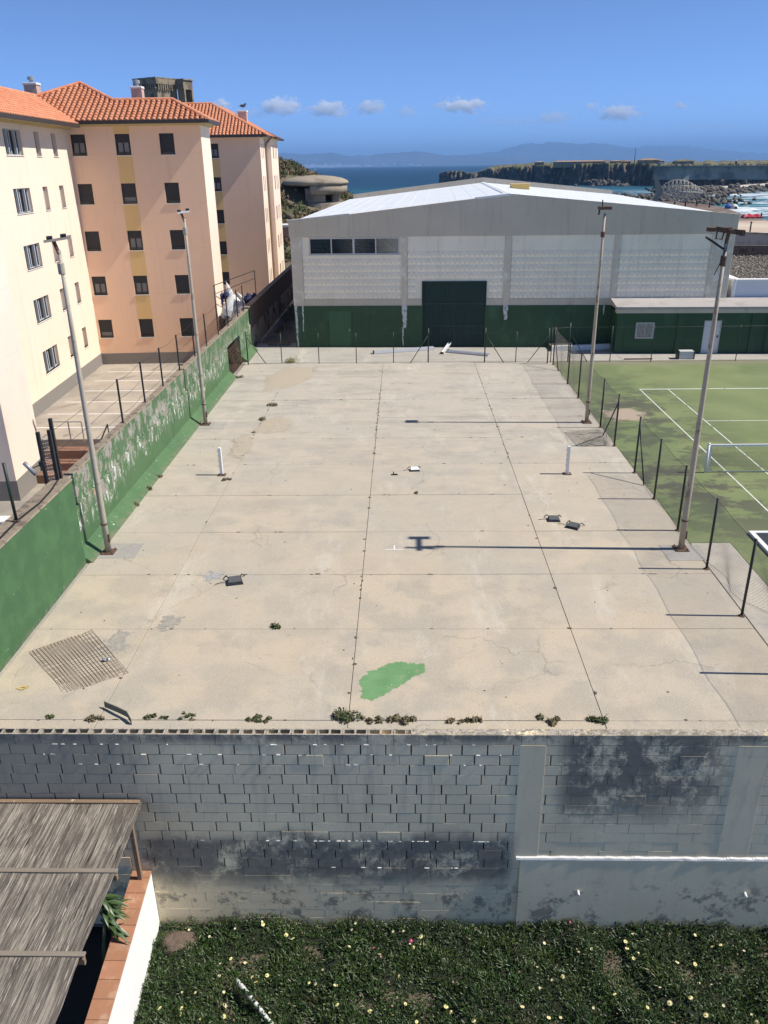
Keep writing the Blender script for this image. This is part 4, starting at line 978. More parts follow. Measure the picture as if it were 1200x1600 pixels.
tag(obj('bent_strip', mb, surf('olive_metal_strip', (.14,.14,.1), .3, 8, .7)), 'bent olive metal strip hooked over the near court edge', 'scrap')
p = gz(35,1076); tag(obj('leaf_litter', MB().add([(p.x-.15,p.y,.01),(p.x,p.y-.08,.02),(p.x+.14,p.y+.03,.01),(p.x,p.y+.09,.03)], [(0,1,2,3)]).add([(p.x-.1,p.y+.04,.012),(p.x+.05,p.y,.03),(p.x+.12,p.y+.1,.012)], [(0,1,2)]), surf('yellow_leaf', (.5,.38,.15), .2, 9)), 'curled yellow dry leaf in the near left corner of the court', 'leaf')
def weed(x, y, w, h, label, m=None, n=160, ls=.035, z0=0, tall=False):
    p = gz(x, y) if not isinstance(x, Vector) else x
    cs = [(p.x+random.gauss(0,w*.38), p.y+random.gauss(0,w*.2), z0) for _ in range(7)]
    V, F = leafcloud(cs, [h*random.uniform(.6,1.1) for _ in cs], n, ls, 1.0)
    t = thing('weed', (p.x, p.y, z0), label, 'weed', 'weeds growing in the slab joints')
    npmesh('leaves', V, F, m or M_LEAF, t, kind='stuff')
    mb = MB()
    for k in range(6):
        a = random.uniform(0, 6.28); L = h*random.uniform(.8,1.5); mb.tube([(p.x,p.y,z0+.003),(p.x+math.cos(a)*L*.4,p.y+math.sin(a)*L*.4,z0+L*.6),(p.x+math.cos(a)*L,p.y+math.sin(a)*L*.8,z0+L)], .004, 3)
    obj('stems', mb, m or M_LEAF, t, kind='stuff')
weeds = [(538,1122,.22,.17,'tall bushy green weed on the near joint left of the green paint',M_LEAF,420),(584,1126,.2,.08,'small grey-green weed just right of the tall bushy one',M_DRY,200),(630,1126,.32,.11,'wide dry brown weed below the green paint patch',M_DRY,420),
 (703,1127,.1,.06,'first of three small brown weeds on the near joint',M_DRY,110),(725,1127,.14,.06,'middle of three small brown weeds on the near joint',M_DRY,140),(746,1126,.16,.08,'last and largest of three small brown weeds on the near joint',M_DRY,170),
 (860,1127,.3,.08,'flat dusty green weed mat on the near joint',M_DRY,330),(925,1126,.14,.09,'dark green weed, left one of the pair at the right joint crossing',M_LEAF,190),(943,1126,.15,.09,'dark green weed, right one of the pair at the right joint crossing',M_LEAF,190),
 (408,1124,.25,.06,'low green weed left of the tall bushy one on the near joint',M_LEAF,230),(388,1125,.1,.04,'tiny green sprig at the left end of the low green weed',M_LEAF,90),(294,1121,.25,.05,'sparse green weed strip on the near joint, second from left',M_LEAF,140),(257,1122,.1,.04,'tiny green sprig on the near joint above the hollow blocks',M_LEAF,70),(233,1121,.14,.06,'small green weed right of the bent olive strip',M_LEAF,120),(150,1124,.25,.08,'dry twiggy weed at the foot of the bent olive strip',M_DRY,180),(80,1122,.14,.06,'small weed left of the bent olive strip',M_LEAF,90),
 (432,980,.13,.1,'compact dark green weed on the second slab joint',M_LEAF,240),(650,771,.12,.07,'small dark weed below the white-lensed floodlight',M_DRY,80),
 (458,566,.35,.3,'yellow-green grass tuft under the far court fence',surf('yellow_grass',(.2,.21,.05),.3,9,.8,bump=0),420),(425,634,.3,.16,'round reddish weed on the left slab joint',M_DRY,260),(412,656,.35,.14,'ragged brown weed next to the sandy smear',M_DRY,220),(354,750,.22,.08,'flat grey weed just right of the left white net post',M_DRY,200),(347,743,.16,.06,'small weed around the foot of the left white net post',M_DRY,120),(397,676,.15,.07,'tiny weed between the sand patches',M_DRY,70),
 (228,765,.25,.14,'green weed at the foot of the green wall',M_LEAF,260),(209,790,.3,.12,'brown weed at the foot of the green wall, nearer the pole',M_DRY,240),(247,745,.22,.1,'brown weed at the foot of the green wall behind the green one',M_DRY,160),(265,716,.3,.1,'low brown weed strip along the wall below the white flakes',M_DRY,200),(306,664,.3,.16,'dry weed clump beside the far left floodlight pole',M_DRY,300),(160,848,.15,.09,'tiny dark weed beside the near left floodlight pole',M_LEAF,90),(375,590,.35,.12,'low weed strip below the niche in the green wall',M_DRY,200)]
for w_ in weeds: weed(*w_)
mb = MB()
for k in range(110):                               # grit and moss in the middle joint
    y = random.choice((random.uniform(13.6,45), random.uniform(30,40))); x = random.choice((-1.17,-1.17,-6.36,4.06))+random.gauss(0,.02); mb.blob((x,y,.006), random.uniform(.015,.06), random.uniform(.02,.07), .012, 1, .5, k)
for k in range(120):
    y = random.choice(yj[1:-1])+random.gauss(0,.015); x = random.uniform(-8.8,8.2); mb.blob((x,y,.005), random.uniform(.015,.09), random.uniform(.012,.03), .01, 1, .5, k+200)
for k in range(70):
    p = (random.uniform(-8.5,8), random.uniform(13.8,40)); mb.blob((p[0],p[1],.006), random.uniform(.01,.035), random.uniform(.01,.03), .012, 1, .5, k+400)
tag(obj('joint_grit', mb, M_EARTH, kind='stuff'), 'dark grit and moss crumbs scattered over the slabs and joints', 'grit')
# ------------------------------------------------------------------ sports hall
def thing_rot(name, loc, rz, label, cat, group=None):
    t = thing(name, loc, label, cat, group); t.rotation_euler = (0,0,rz); return t
def lobj(name, mb, m, parent, **k): return obj(name, mb, m, parent, local=True, **k)
HROT = -R(2.5); H0 = Vector((-6.75, 50.82, -.02))
hall = thing_rot('sports_hall', H0, HROT, 'large grey and white gabled sports hall with green base', 'hall')
M_HGREY = surf('grey_plaster', (.52,.465,.38), .12, .35, .9, c2=(.64,.58,.48), mask=(.52,.72), mscale=.8, bump=.15)
M_HPANEL = surf('white_cast_panel', (.84,.77,.64), .04, .6, .8, c2=(.66,.62,.55), mask=(.55,.75), mscale=1.3, bump=.1)
M_HGREEN = surf('dark_green_dado', (.02,.066,.026), .25, .7, .6, c2=(.032,.095,.045), mask=(.5,.7), mscale=1.0, bump=.1)
def streaky(name, c, dirt, k=.35):
    t = NT(name); a = t.mix(t.ss(t.noise(.5, 5), .35, .65), c3(c, .93), c)
    a = t.mix(t.ss(t.noise(1.6, 7, .72, stretch=(1.8,1.8,.14)), .52, .7, 0, k), a, dirt); a = t.mix(t.ss(t.noise(2.5, 7, .75), .58, .7, 0, k), a, dirt)
    t.bump(t.noise(40, 3), .15, .01); return t.done(a, .85)
M_HPANEL = streaky('white_cast_panel_dirty', (.85,.78,.65), (.5,.46,.39)); M_HGREY = streaky('grey_plaster_streaked', (.55,.49,.40), (.36,.325,.27), .5)
M_GATE = surf('gate_green', (.006,.034,.028), .2, .8, .55, bump=.05)
M_ROOFW = surf('white_metal_roof', (.74,.77,.8), .05, .3, .5, c2=(.62,.66,.7), mask=(.5,.75), mscale=.5, bump=.03)
M_PANE = surf('dark_glass', (.012,.016,.02), .3, 1, .12, bump=0, spec=.6)
M_ALU = surf('pale_aluminium', (.52,.52,.5), .08, 3, .5, bump=0)
def P3(s, t, z): return Vector((s, t, z))
# parapet gable
def gable(t0, t1, grow=0.0):
    pts = [(-.06-grow,6.58),(26.06+grow,6.58),(26.06+grow,7.62),(13.1,8.86),(-.06-grow,7.46)]
    return MB().prism([P3(s,t0,z) for s,z in pts], (0,t1-t0,0))
lobj('gable_parapet', gable(-.07,.28), M_HGREY, hall)
lobj('parapet_capping', MB().prism([P3(-.14,-.1,7.47),P3(3.6,-.1,7.83),P3(3.6,-.1,7.9),P3(-.14,-.1,7.55)], (0,.44,0)), M_ALU, hall)
lobj('ridge_flashing', MB().prism([P3(11.0,-.085,8.6),P3(13.0,-.085,8.77),P3(13.0,-.085,8.89),P3(11.0,-.085,8.7)], (0,1.4,0)), M_ROOFW, hall)
cols = [(0,.66),(6.67,7.01),(12.81,13.19),(19.19,19.52),(24.75,26.0)]
M_HPIL = surf('pale_pilaster', (.6,.54,.45), .12, .6, .9, c2=(.7,.66,.58), mask=(.5,.62), mscale=1.4)
for a, b in cols: lobj('pilaster', MB().bbox(a,b,-.05,.2,2.552,6.578,.01), M_HPIL, hall)
bays = [(.661,6.669),(7.011,12.809),(13.191,19.189),(19.521,24.749)]
for bi, (a, b) in enumerate(bays):
    if bi == 1: lobj('bay_wall', MB().box(a,7.899,.03,.25,2.94,6.578).box(11.811,b,.03,.25,2.94,6.578).box(7.9,11.81,.03,.25,3.991,6.578), M_HPANEL, hall)
    else: lobj('bay_wall', MB().box(a,b,.03,.25,2.94,6.578), M_HPANEL, hall)
    z = 2.95
    for r in range(8):
        h = .4; flat = r >= 7 or (bi == 0 and r == 6)
        if bi == 0 and z+h > 5.58: h = 5.57-z
        if h < .1: break
        z1 = z+h-.012
        mb = MB()
        if r == 7: z1 = 6.57
        if flat: mb.bbox(a+.01,b-.01,.012,.0299,z,z1,.004)
        else:
            n = int((b-a)/.285); w = (b-a-.02)/n
            for k in range(n):
                x0, x1 = a+.01+k*w+.004, a+.01+(k+1)*w-.004
                if bi == 1 and z < 3.95 and x1 > 7.88 and x0 < 11.83: continue
                zm = z+.02; y0 = .0299; y1 = -.025
                mb.add([(x0,y0,z),(x1,y0,z),(x1,y0,z1),(x0,y0,z1),(x0+.035,y1,z+.16),(x1-.12,y1,z+.16),(x1-.12,y1+.02,z1-.09),(x0+.035,y1+.02,z1-.09)], [(0,1,5,4),(1,2,6,5),(2,3,7,6),(3,0,4,7),(4,5,6,7)])
        if bi == 1 and z < 3.95 and not flat:
            nv = len(mb.f)//5; cut = next((q for q in range(nv) if mb.v[q*8][0] > 11), nv); m1, m2 = MB(), MB()
            m1.add(mb.v[:cut*8], mb.f[:cut*5]); m2.v = mb.v[cut*8:]; m2.f = [tuple(i-cut*8 for i in f_) for f_ in mb.f[cut*5:]]; m2.m = [0]*len(m2.f)
            for q in (m1, m2):
                if q.v: lobj('panel_row', q, M_HPANEL, hall)
        else: lobj('panel_row', mb, M_HPANEL, hall)
        z += h
        if bi == 0 and z > 5.5: break
lobj('grey_band', MB().bbox(.66,7.899,-.02,.25,2.552,2.939,.006), M_HGREY, hall); lobj('grey_band', MB().bbox(11.811,24.76,-.02,.25,2.552,2.939,.006), M_HGREY, hall)
# green base, built round door and gate
segs = [(0,2.05,0,2.55),(2.051,3.59,2.3,2.55),(3.6,7.95,0,2.55),(11.76,19.45,0,2.55)]
for a, b, z0, z1 in segs: lobj('green_base', MB().box(a,b,-.045,.25,z0-.05,z1), M_HGREEN, hall)
for s in (.0, 4.2, 6.6, 12.8, 16.5): lobj('base_rib', MB().bbox(s+.01,s+.45,-.075,-.0455,-.05,2.54,.006), M_HGREEN, hall)
door = lobj('side_door', MB().bbox(2.06,3.58,.0,.05,-.05,2.29,.01), surf('door_green', (.03,.1,.045), .2, 1, .5), hall)
lobj('door_frame', MB().box(2.052,2.12,-.03,-.001,-.05,2.295).box(3.52,3.588,-.03,-.001,-.05,2.295).box(2.121,3.519,-.03,-.001,2.22,2.295), M_HGREEN, door)
lobj('handle', MB().box(3.38,3.44,-.05,-.001,1.0,1.14), M_GALV, door)
gate = lobj('corrugated_gate', MB().box(7.96,11.75,.06,.12,-.05,3.93), M_GATE, hall)
for k in range(38):
    s = 7.965+k*.0995; lobj('rib', MB().add([(s,.0599,-.05),(s+.02,.03,-.05),(s+.055,.03,-.05),(s+.075,.0599,-.05),(s,.0599,3.92),(s+.02,.03,3.92),(s+.055,.03,3.92),(s+.075,.0599,3.92)], [(0,1,5,4),(1,2,6,5),(2,3,7,6),(4,5,6,7)]), M_GATE, gate)
lobj('gate_rail', MB().box(7.97,11.74,.012,.029,1.28,1.36), M_GATE, gate); lobj('gate_rail', MB().box(7.97,11.74,.012,.029,2.62,2.7), M_GATE, gate); lobj('gate_leaf_edge', MB().box(9.83,9.88,.01,.029,-.04,3.9), M_GATE, gate)
lobj('gate_frame', MB().box(7.9,7.959,-.04,.1,-.05,3.99).box(11.751,11.81,-.04,.1,-.05,3.99).box(7.96,11.75,-.04,.1,3.931,3.99), M_GATE, hall)
# ribbon window
wnd = lobj('ribbon_window', MB().box(1.13,6.53,-.03,.09,5.58,5.64).box(1.13,6.53,-.03,.09,6.47,6.53).box(1.13,1.19,-.03,.09,5.641,6.469).box(6.47,6.53,-.03,.09,5.641,6.469), M_ALU, hall)
for s in (2.46, 3.80, 5.13): lobj('mullion', MB().box(s-.035 if s != 3.8 else s-.06, s+.035 if s != 3.8 else s+.06, -.025,.085,5.641,6.469), M_ALU, wnd)
for a, b in ((1.191,2.424),(2.496,3.739),(3.861,5.094),(5.166,6.469)): lobj('pane', MB().box(a,b,.03,.045,5.641,6.469), M_PANE, wnd)
lobj('window_sill', MB().bbox(1.08,6.58,-.07,.02,5.54,5.579,.006), M_ALU, wnd)
mb = MB()
for s in np.arange(1.3,6.4,.55): mb.tube([(s,.3,5.75),(s+.27,.3,6.3),(s+.55,.3,5.75)], .02, 5)
lobj('roof_truss', mb, M_GALV, hall); lobj('inner_dark', MB().box(1.1,6.6,.6,.65,5.5,6.6), M_DARKGAP, hall)
M_DRIP = surf('white_paint_runs', (.55,.56,.57), .15, 3, .8, c2=(.2,.24,.22), mask=(.52,.6), mscale=7, bump=.1)
def drip(s, w, z0, z1, t=-.079):
    n = 9; L = []; Rr = []
    for i in range(n):
        u = i/(n-1); z = z1+(z0-z1)*u; o = .06*mnoise.noise(Vector((s*3, z*3, 0))); ww = w*(1-u*.5)*(1+.35*mnoise.noise(Vector((s, z*5, 3))))
        L.append(P3(s-ww/2+o, t, z)); Rr.append(P3(s+ww/2+o, t, z))
    m = MB(); m.add(L+Rr, [(i,n+i,n+i+1,i+1) for i in range(n-1)]); m.f = [tuple(f) for f in m.f]
    lobj('paint_run', m, M_DRIP, hall)
drip(6.84, .34, 1.2, 2.56); drip(6.74, .1, .15, 1.25); drip(13.0, .32, 1.7, 2.56); drip(.12, .16, .02, 2.56); drip(.55, .1, 1.0, 2.56); drip(18.9,.1,2.0,2.56)
# side and rear walls, roof
lobj('side_wall', MB().box(0,.25,.281,36,-.05,7.3), M_HGREY, hall); lobj('side_wall', MB().box(25.75,26,.281,36,-.05,7.4), M_HGREY, hall)
lobj('rear_wall', MB().prism([P3(.251,35.8,-.05),P3(25.749,35.8,-.05),P3(25.749,35.8,7.9),P3(13.1,35.8,9.22),P3(.251,35.8,7.8)], (0,.25,0)), M_HGREY, hall)
rf = lobj('roof', MB().add([P3(-.12,.285,7.36),P3(13.1,.285,8.76),P3(13.1,35.79,8.76),P3(-.12,35.79,7.36),P3(-.12,.285,7.28),P3(13.1,.285,8.68),P3(13.1,35.79,8.68),P3(-.12,35.79,7.28)], [(0,1,2,3),(7,6,5,4),(0,3,7,4),(0,4,5,1),(3,2,6,7)])
    .add([P3(13.1,.285,8.76),P3(26.12,.285,7.5),P3(26.12,35.79,7.5),P3(13.1,35.79,8.76),P3(26.12,.285,7.42),P3(26.12,35.79,7.42)], [(0,1,2,3),(1,4,5,2)]), M_ROOFW, hall)
for k in range(26):
    s = -.05+k*1.0; z = 7.36+(s+.12)*.1059 if s < 13.1 else 8.76-(s-13.1)*.0968
    lobj('roof_seam', MB().box(s-.02,s+.02,.29,35.78,z+.001,z+.009), M_ROOFW, rf)
lobj('ridge_cap', MB().prism([P3(12.85,.29,8.765),P3(13.1,.29,8.83),P3(13.35,.29,8.765),P3(13.1,.29,8.762)], (0,35.4,0)), M_ROOFW, rf)
def hw(s, t, z): 
    c, n = math.cos(HROT), math.sin(HROT); return Vector((H0.x+s*c-t*n, H0.y+s*n+t*c, H0.z+z))
p = gz(812, 293.5, 8.6); yb_ = thing('roof_crate', p, 'small yellow crate sitting on the white hall roof', 'crate')
obj('box', MB().bbox(p.x-.75,p.x+.75,p.y-.4,p.y+.4,p.z-.35,p.z+.25,.03), surf('yellow_plastic', (.65,.45,.15), .1, 4, .6), yb_); obj('lid', MB().bbox(p.x-.8,p.x+.8,p.y-.45,p.y+.45,p.z+.251,p.z+.32,.02), surf('yellow_lid', (.7,.5,.2), .1, 4, .6), yb_)
# low annex on the right
annex = thing_rot('hall_annex', hw(19.35,-1.8,0), HROT, 'low dark green annex with grey flat roof beside the hall', 'building')
for a, b, z0, z1 in ((0,1.14,0,2.38),(1.141,2.2,0,.88),(1.141,2.2,1.82,2.38),(2.201,5.05,0,2.38),(5.051,6.03,1.93,2.38),(6.031,24,0,2.38)):
    lobj('wall', MB().box(a,b,0,.2,z0-.05,z1), M_HGREEN, annex)
lobj('end_wall', MB().box(0,.2,.201,1.72,-.05,2.38), M_HGREEN, annex)
for s in (.02, 3.5, 7.7, 11.5): lobj('pier', MB().bbox(s,s+.42,-.07,-.001,-.05,2.37,.008), M_HGREEN, annex)
lobj('flat_roof', MB().hexa([(-.12,-.25,2.62),(24,-.25,2.62),(24,1.72,2.62),(-.12,1.72,2.62),(-.12,-.25,2.74),(24,-.25,2.74),(24,1.72,2.96),(-.12,1.72,2.96)]), surf('grey_roofing', (.4,.37,.35), .15, .6, .9, c2=(.32,.3,.28), mask=(.5,.65), mscale=1), annex)
lobj('cornice', MB().bbox(-.08,24,-.2,.3,2.381,2.619,.02), M_HGREY, annex)
w = lobj('barred_window', MB().box(1.145,2.196,-.02,.06,.885,.94).box(1.145,2.196,-.02,.06,1.76,1.815).box(1.145,1.2,-.02,.06,.941,1.759).box(2.14,2.196,-.02,.06,.941,1.759).box(1.65,1.69,-.015,.055,.941,1.759), M_ALU, annex)
lobj('pane', MB().box(1.2,2.14,.065,.075,.941,1.759), surf('dusty_glass', (.2,.19,.17), .2, 3, .4), w)
for k in range(13): lobj('bar', MB().box(1.215+k*.073,1.229+k*.073,-.04,-.021,.9,1.8), M_WHITE, w)
d = lobj('white_door', MB().bbox(5.08,6.0,.03,.08,-.05,1.9,.01), surf('door_white', (.62,.63,.65), .06, 2, .6), annex)
lobj('handle', MB().box(5.86,5.92,-.02,.029,.92,1.06), M_BLACKMETAL, d); lobj('notice', MB().box(5.44,5.56,.022,.029,1.5,1.58), surf('red_notice', (.35,.05,.04), .1, 5), d); lobj('frame', MB().box(5.052,5.079,-.01,.1,-.05,1.925).box(6.001,6.029,-.01,.1,-.05,1.925).box(5.08,6.0,-.01,.1,1.901,1.925), M_ALU, d)
lobj('downpipe', MB().tube([(8.6,-.1,0),(8.6,-.1,2.3)], .03, 8), M_GREENMETAL, annex)
# gravel roofed block behind
gb = thing_rot('gravel_roof_block', hw(26.3,.1,0), HROT, 'white walled block with gravel roof right of the hall', 'building')
lobj('wall', MB().box(.2,22,0,.3,-.05,3.9).box(.2,.5,.301,15.5,-.05,3.85), surf('bluish_white_wall', (.62,.64,.68), .06, .7, .8), gb)
lobj('parapet_cap', MB().bbox(.05,22.1,-.06,.36,3.901,4.0,.02).bbox(0.05,.55,.37,15.4,3.851,3.97,.02), M_WHITE, gb)
lobj('corner_strip', MB().bbox(.0,.19,-.08,.25,2.95,4.0,.02), M_WHITE, gb)
gvm = surf('roof_gravel', (.23,.21,.185), .4, 3, 1, bump=.8, bscale=12, c2=(.42,.4,.36), mask=(.55,.62), mscale=7)
lobj('gravel_bed', MB().box(.51,22,.31,15.4,3.5,3.78), gvm, gb)
V = []; F = []
bm = bmesh.new(); bmesh.ops.create_icosphere(bm, subdivisions=1, radius=1); bv = np.array([v.co for v in bm.verts]); bf = np.array([[v.index for v in f.verts] for f in bm.faces]); bm.free()
for k in range(5200):
    s = random.uniform(.03,.08); V.append(bv*(1+.3*rng.standard_normal((len(bv),1)))*s*np.array((1,1,.7))+np.array((random.uniform(.6,9), random.uniform(.4,15.3), 3.8+random.uniform(-.02,.06)))); F.append(bf+k*len(bv))
npm = npmesh('gravel', np.concatenate(V), np.concatenate(F), surf('gravel_stone', (.2,.18,.155), .5, 6, 1, c2=(.5,.47,.43), mask=(.58,.62), mscale=5), None); npm.parent = gb; npm['kind'] = 'stuff'
lobj('rear_parapet', MB().hexa([(.2,15.41,3.4),(22,13.0,3.4),(22,13.4,3.4),(.2,15.8,3.4),(.2,15.41,4.55),(22,13.0,4.5),(22,13.4,4.5),(.2,15.8,4.55)]), surf('dark_parapet', (.13,.1,.085), .3, 1, .9, c2=(.06,.05,.045), mask=(.5,.6), mscale=1), gb)
# forecourt: raised bed, scrap profiles, crate
bed = thing('planting_bed', gz(905,546), 'low white kerbed bed with yellow flowering plants against the hall', 'planter')
k0, k1 = gz(862,549), gz(955,545.5)
obj('kerb', MB().hexa([k0+Vector(v) for v in ((0,0,0),)]+[k1, k1+Vector((0,.25,0)), k0+Vector((0,.25,0))]+[q+Vector((0,0,.3)) for q in (k0, k1, k1+Vector((0,.25,0)), k0+Vector((0,.25,0)))]), M_WHITE, bed)
obj('soil', MB().prism([k0+Vector((0,.26,.2)), k1+Vector((0,.26,.2)), k1+Vector((-.1,1.9,.2)), k0+Vector((0,1.5,.2))], (0,0,.03)), M_EARTH, bed)
fpnt = thing('yellow_bush', gz(893,543)+Vector((0,.5,.25)), 'yellow flowering bush in the bed beside the annex', 'bush')
c = fpnt.location; cs = [(c.x+random.gauss(0,.7), c.y+random.uniform(0,.5), c.z) for _ in range(9)]
V, F = leafcloud(cs, [random.uniform(.25,.6) for _ in cs], 1500, .06, 1.0); npmesh('leaves', V, F, M_LEAF, fpnt, kind='stuff')
V, F = leafcloud(cs, [random.uniform(.4,.68) for _ in cs], 260, .05, 1.0); npmesh('flowers', V, F, surf('yellow_petals', (.7,.5,.05), .2, 9, .7, bump=0), fpnt, kind='stuff')
c2_ = gz(935,541); fd = thing('dark_bush', c2_+Vector((0,.4,.2)), 'dark spindly bush right of the yellow flowering one', 'bush')
V, F = leafcloud([(c2_.x+random.gauss(0,.5), c2_.y+.6, .2) for _ in range(6)], [random.uniform(.4,.9) for _ in range(6)], 500, .05, 1.2); npmesh('leaves', V, F, surf('dark_leaf', (.03,.04,.02), .3, 5, .8, bump=0), fd, kind='stuff')
def profile(p, q, label, w=.12, h=.1, lift=0.0):
    p, q = gz(*p), gz(*q); d = (q-p).normalized(); n = Vector((-d.y, d.x, 0)); mb = MB(); z = Vector((0,0,1))
    a, b = p+z*.012, q+z*(.012+lift)
    for o, ww, zz0, zz1 in ((0, w, 0, .012), (w-.012, .012, .012, h), (-w+.012, .012, .012, h)):
        mb.hexa([a+n*(o-ww)+z*zz0, b+n*(o-ww)+z*zz0, b+n*(o+ww)+z*zz0, a+n*(o+ww)+z*zz0, a+n*(o-ww)+z*zz1, b+n*(o-ww)+z*zz1, b+n*(o+ww)+z*zz1, a+n*(o+ww)+z*zz1])
    t = thing('metal_profile', p, label, 'scrap metal', 'white metal profiles on the forecourt'); obj('channel', mb, surf('white_profile', (.66,.67,.69), .1, 4, .45, bump=0), t)
    obj('end_cap', MB().obox(a-d*.02+z*(h*.5), n, d, z, w*1.05, .012, h*.6), M_BLACKMETAL, t)
profile((584,552.5), (678,546), 'long white metal profile lying left of the dark green gate', .14, .16)
profile((700,550), (764,556), 'white metal profile lying in front of the dark green gate', .14, .14)
profile((691,553), (706,539), 'short white metal piece propped on the profile before the gate', .09, .1, .25)
p = gz(1071, 561); fr = thing('white_crate', p, 'overturned white box lying in front of the annex', 'box')
obj('body', MB().bbox(p.x-.4,p.x+.45,p.y-.02,p.y+.4,.02,.46,.03), surf('dull_white_plastic', (.55,.56,.53), .1, 3, .6), fr); obj('lid', MB().bbox(p.x-.46,p.x-.401,p.y-.05,p.y+.43,.01,.5,.02), M_GREENMETAL, fr); obj('rim', MB().bbox(p.x+.451,p.x+.5,p.y-.05,p.y+.43,.01,.49,.02), M_BLACKMETAL, fr)
p = gz(1000, 561.5); tag(obj('dark_bar', MB().bbox(p.x-.9,p.x+.7,p.y-.04,p.y+.04,.0,.06), M_RUST), 'dark flat iron bar lying by the far tennis fence', 'bar')
# shaded alley wall behind the green wall
al = thing('alley_wall', (-9.6, 58, 0), 'brown shaded rendered wall running beside the hall alley', 'wall')
obj('upper', MB().box(-9.8, -9.54, 50.41, 85, 1.2, 2.5), surf('brown_render', (.15,.1,.075), .25, 1, .95), al)
obj('lower', MB().box(-9.83, -9.48, 50.41, 85, -.1, 1.199), surf('stained_render', (.33,.28,.22), .25, 1, .95, c2=(.09,.075,.06), mask=(.48,.6), mscale=1.0), al)
obj('capping', MB().bbox(-9.86, -9.5, 50.41, 85, 2.501, 2.56, .01), M_COPE, al)
pal = thing('pallet_heap', (-7.9, 51.5, 0), 'dark wooden pallet left in the shaded alley', 'pallet')
for k in range(5): obj('plank', MB().box(-8.6,-7.3,51.2+k*.22,51.33+k*.22,.12,.14), M_WOODB, pal)
for k in range(3): obj('bearer', MB().box(-8.6+k*.6,-8.5+k*.6,51.2,52.3,0,.119), M_WOODB, pal)
cs = [(random.uniform(-9,-7), random.uniform(55,75), 0) for _ in range(26)]
V, F = leafcloud(cs, [random.uniform(.2,.6) for _ in cs], 2200, .08, 1.0)
tag(npmesh('alley_weeds', V, F, M_DRY, kind='stuff'), 'dark weeds and rubbish along the shaded alley floor', 'weeds')
# ------------------------------------------------------------------ apartment buildings
TH = R(3.2); OB = Vector((-19.25, 50.8, -1.0))
UX, VX = Vector((math.cos(TH), math.sin(TH), 0)), Vector((-math.sin(TH), math.cos(TH), 0))
def loc_on_v(x, y, v):
    d = ray(x, y); C0 = Vector((0,0,CAMH)); t = (VX.dot(OB-C0)+v)/VX.dot(d); p = C0+d*t; return UX.dot(p-OB), p.z
def plaster(name, c, c2):
    t = NT(name)
    a = t.mix(t.ss(t.noise(.25, 5, .6), .3, .7), c, c2); a = t.mix(t.ss(t.noise(1.5, 5, .65, stretch=(1,1,.5)), .5, .75, 0, .3), a, c3(c, .82))
    a = t.mix(t.ss(t.noise(1.1, 7, .72, stretch=(2.2,2.2,.12)), .53, .7, 0, .3), a, c3(c, .68)); z = t.xyz()[2]
    j = t.math('ABSOLUTE', t.math('SUBTRACT', t.math('FRACT', t.mul(t.math('ADD', z, .6), 1/2.64)), .5)); a = t.mix(t.ss(j, .006, .002, 0, .3), a, c3(c, .65))
    t.bump(t.noise(60, 3), .12, .01); return t.done(a, .92)
M_CREAM_LIT = plaster('cream_lit_plaster', (.84,.67,.53), (.85,.70,.57)); M_PINK = plaster('pink_cream_plaster', (.82,.67,.56), (.84,.70,.6))  # cream: the facade paint made paler for the sunlit walls
M_APRI_SHADE = plaster('apricot_shade_plaster', (.87,.58,.395), (.83,.56,.39))  # same facade paint, deeper tone for the shaded fronts
M_YEL = surf('ochre_band', (.74,.5,.22), .08, 1, .9); M_SOFF = surf('yellow_soffit', (.6,.47,.24), .06, 1, .9)
M_PLIN = surf('grey_plinth', (.24,.22,.205), .12, 6, .9, c2=(.18,.165,.15), mask=(.5,.6), mscale=30)
M_FRAME = surf('brown_black_frame', (.022,.018,.017), .2, 5, .5, bump=0); M_SHUT = surf('dark_shutter', (.022,.022,.024), .2, 5, .6, bump=0)
M_SILL = surf('white_sill', (.72,.7,.66), .06, 4, .7, bump=0); M_FRW = surf('pale_window_frame', (.5,.53,.56), .05, 4, .5, bump=0)
M_GUT = surf('dark_gutter', (.045,.037,.032), .2, 3, .55, bump=0); M_REVEAL = surf('grey_reveal', (.36,.3,.255), .1, 3, .9)
M_CURT = surf('pale_blind', (.2,.195,.19), .1, 5, .8, bump=0)
def m_tile():
    t = NT('clay_roof_tile'); a = t.mix(t.ss(t.noise(2.2, 5), .35, .65), (.58,.2,.095), (.68,.29,.155)); a = t.mix(t.mul(t.rnd(), .45), a, (.62,.32,.2))
    a = t.mix(t.ss(t.noise(7, 5, .7), .58, .68, 0, .6), a, (.26,.12,.075)); t.bump(t.noise(40, 3), .2, .01); return t.done(a, .85)
M_TILE = m_tile(); M_CHAN = surf('roof_channel', (.2,.085,.05), .3, 3, .9)
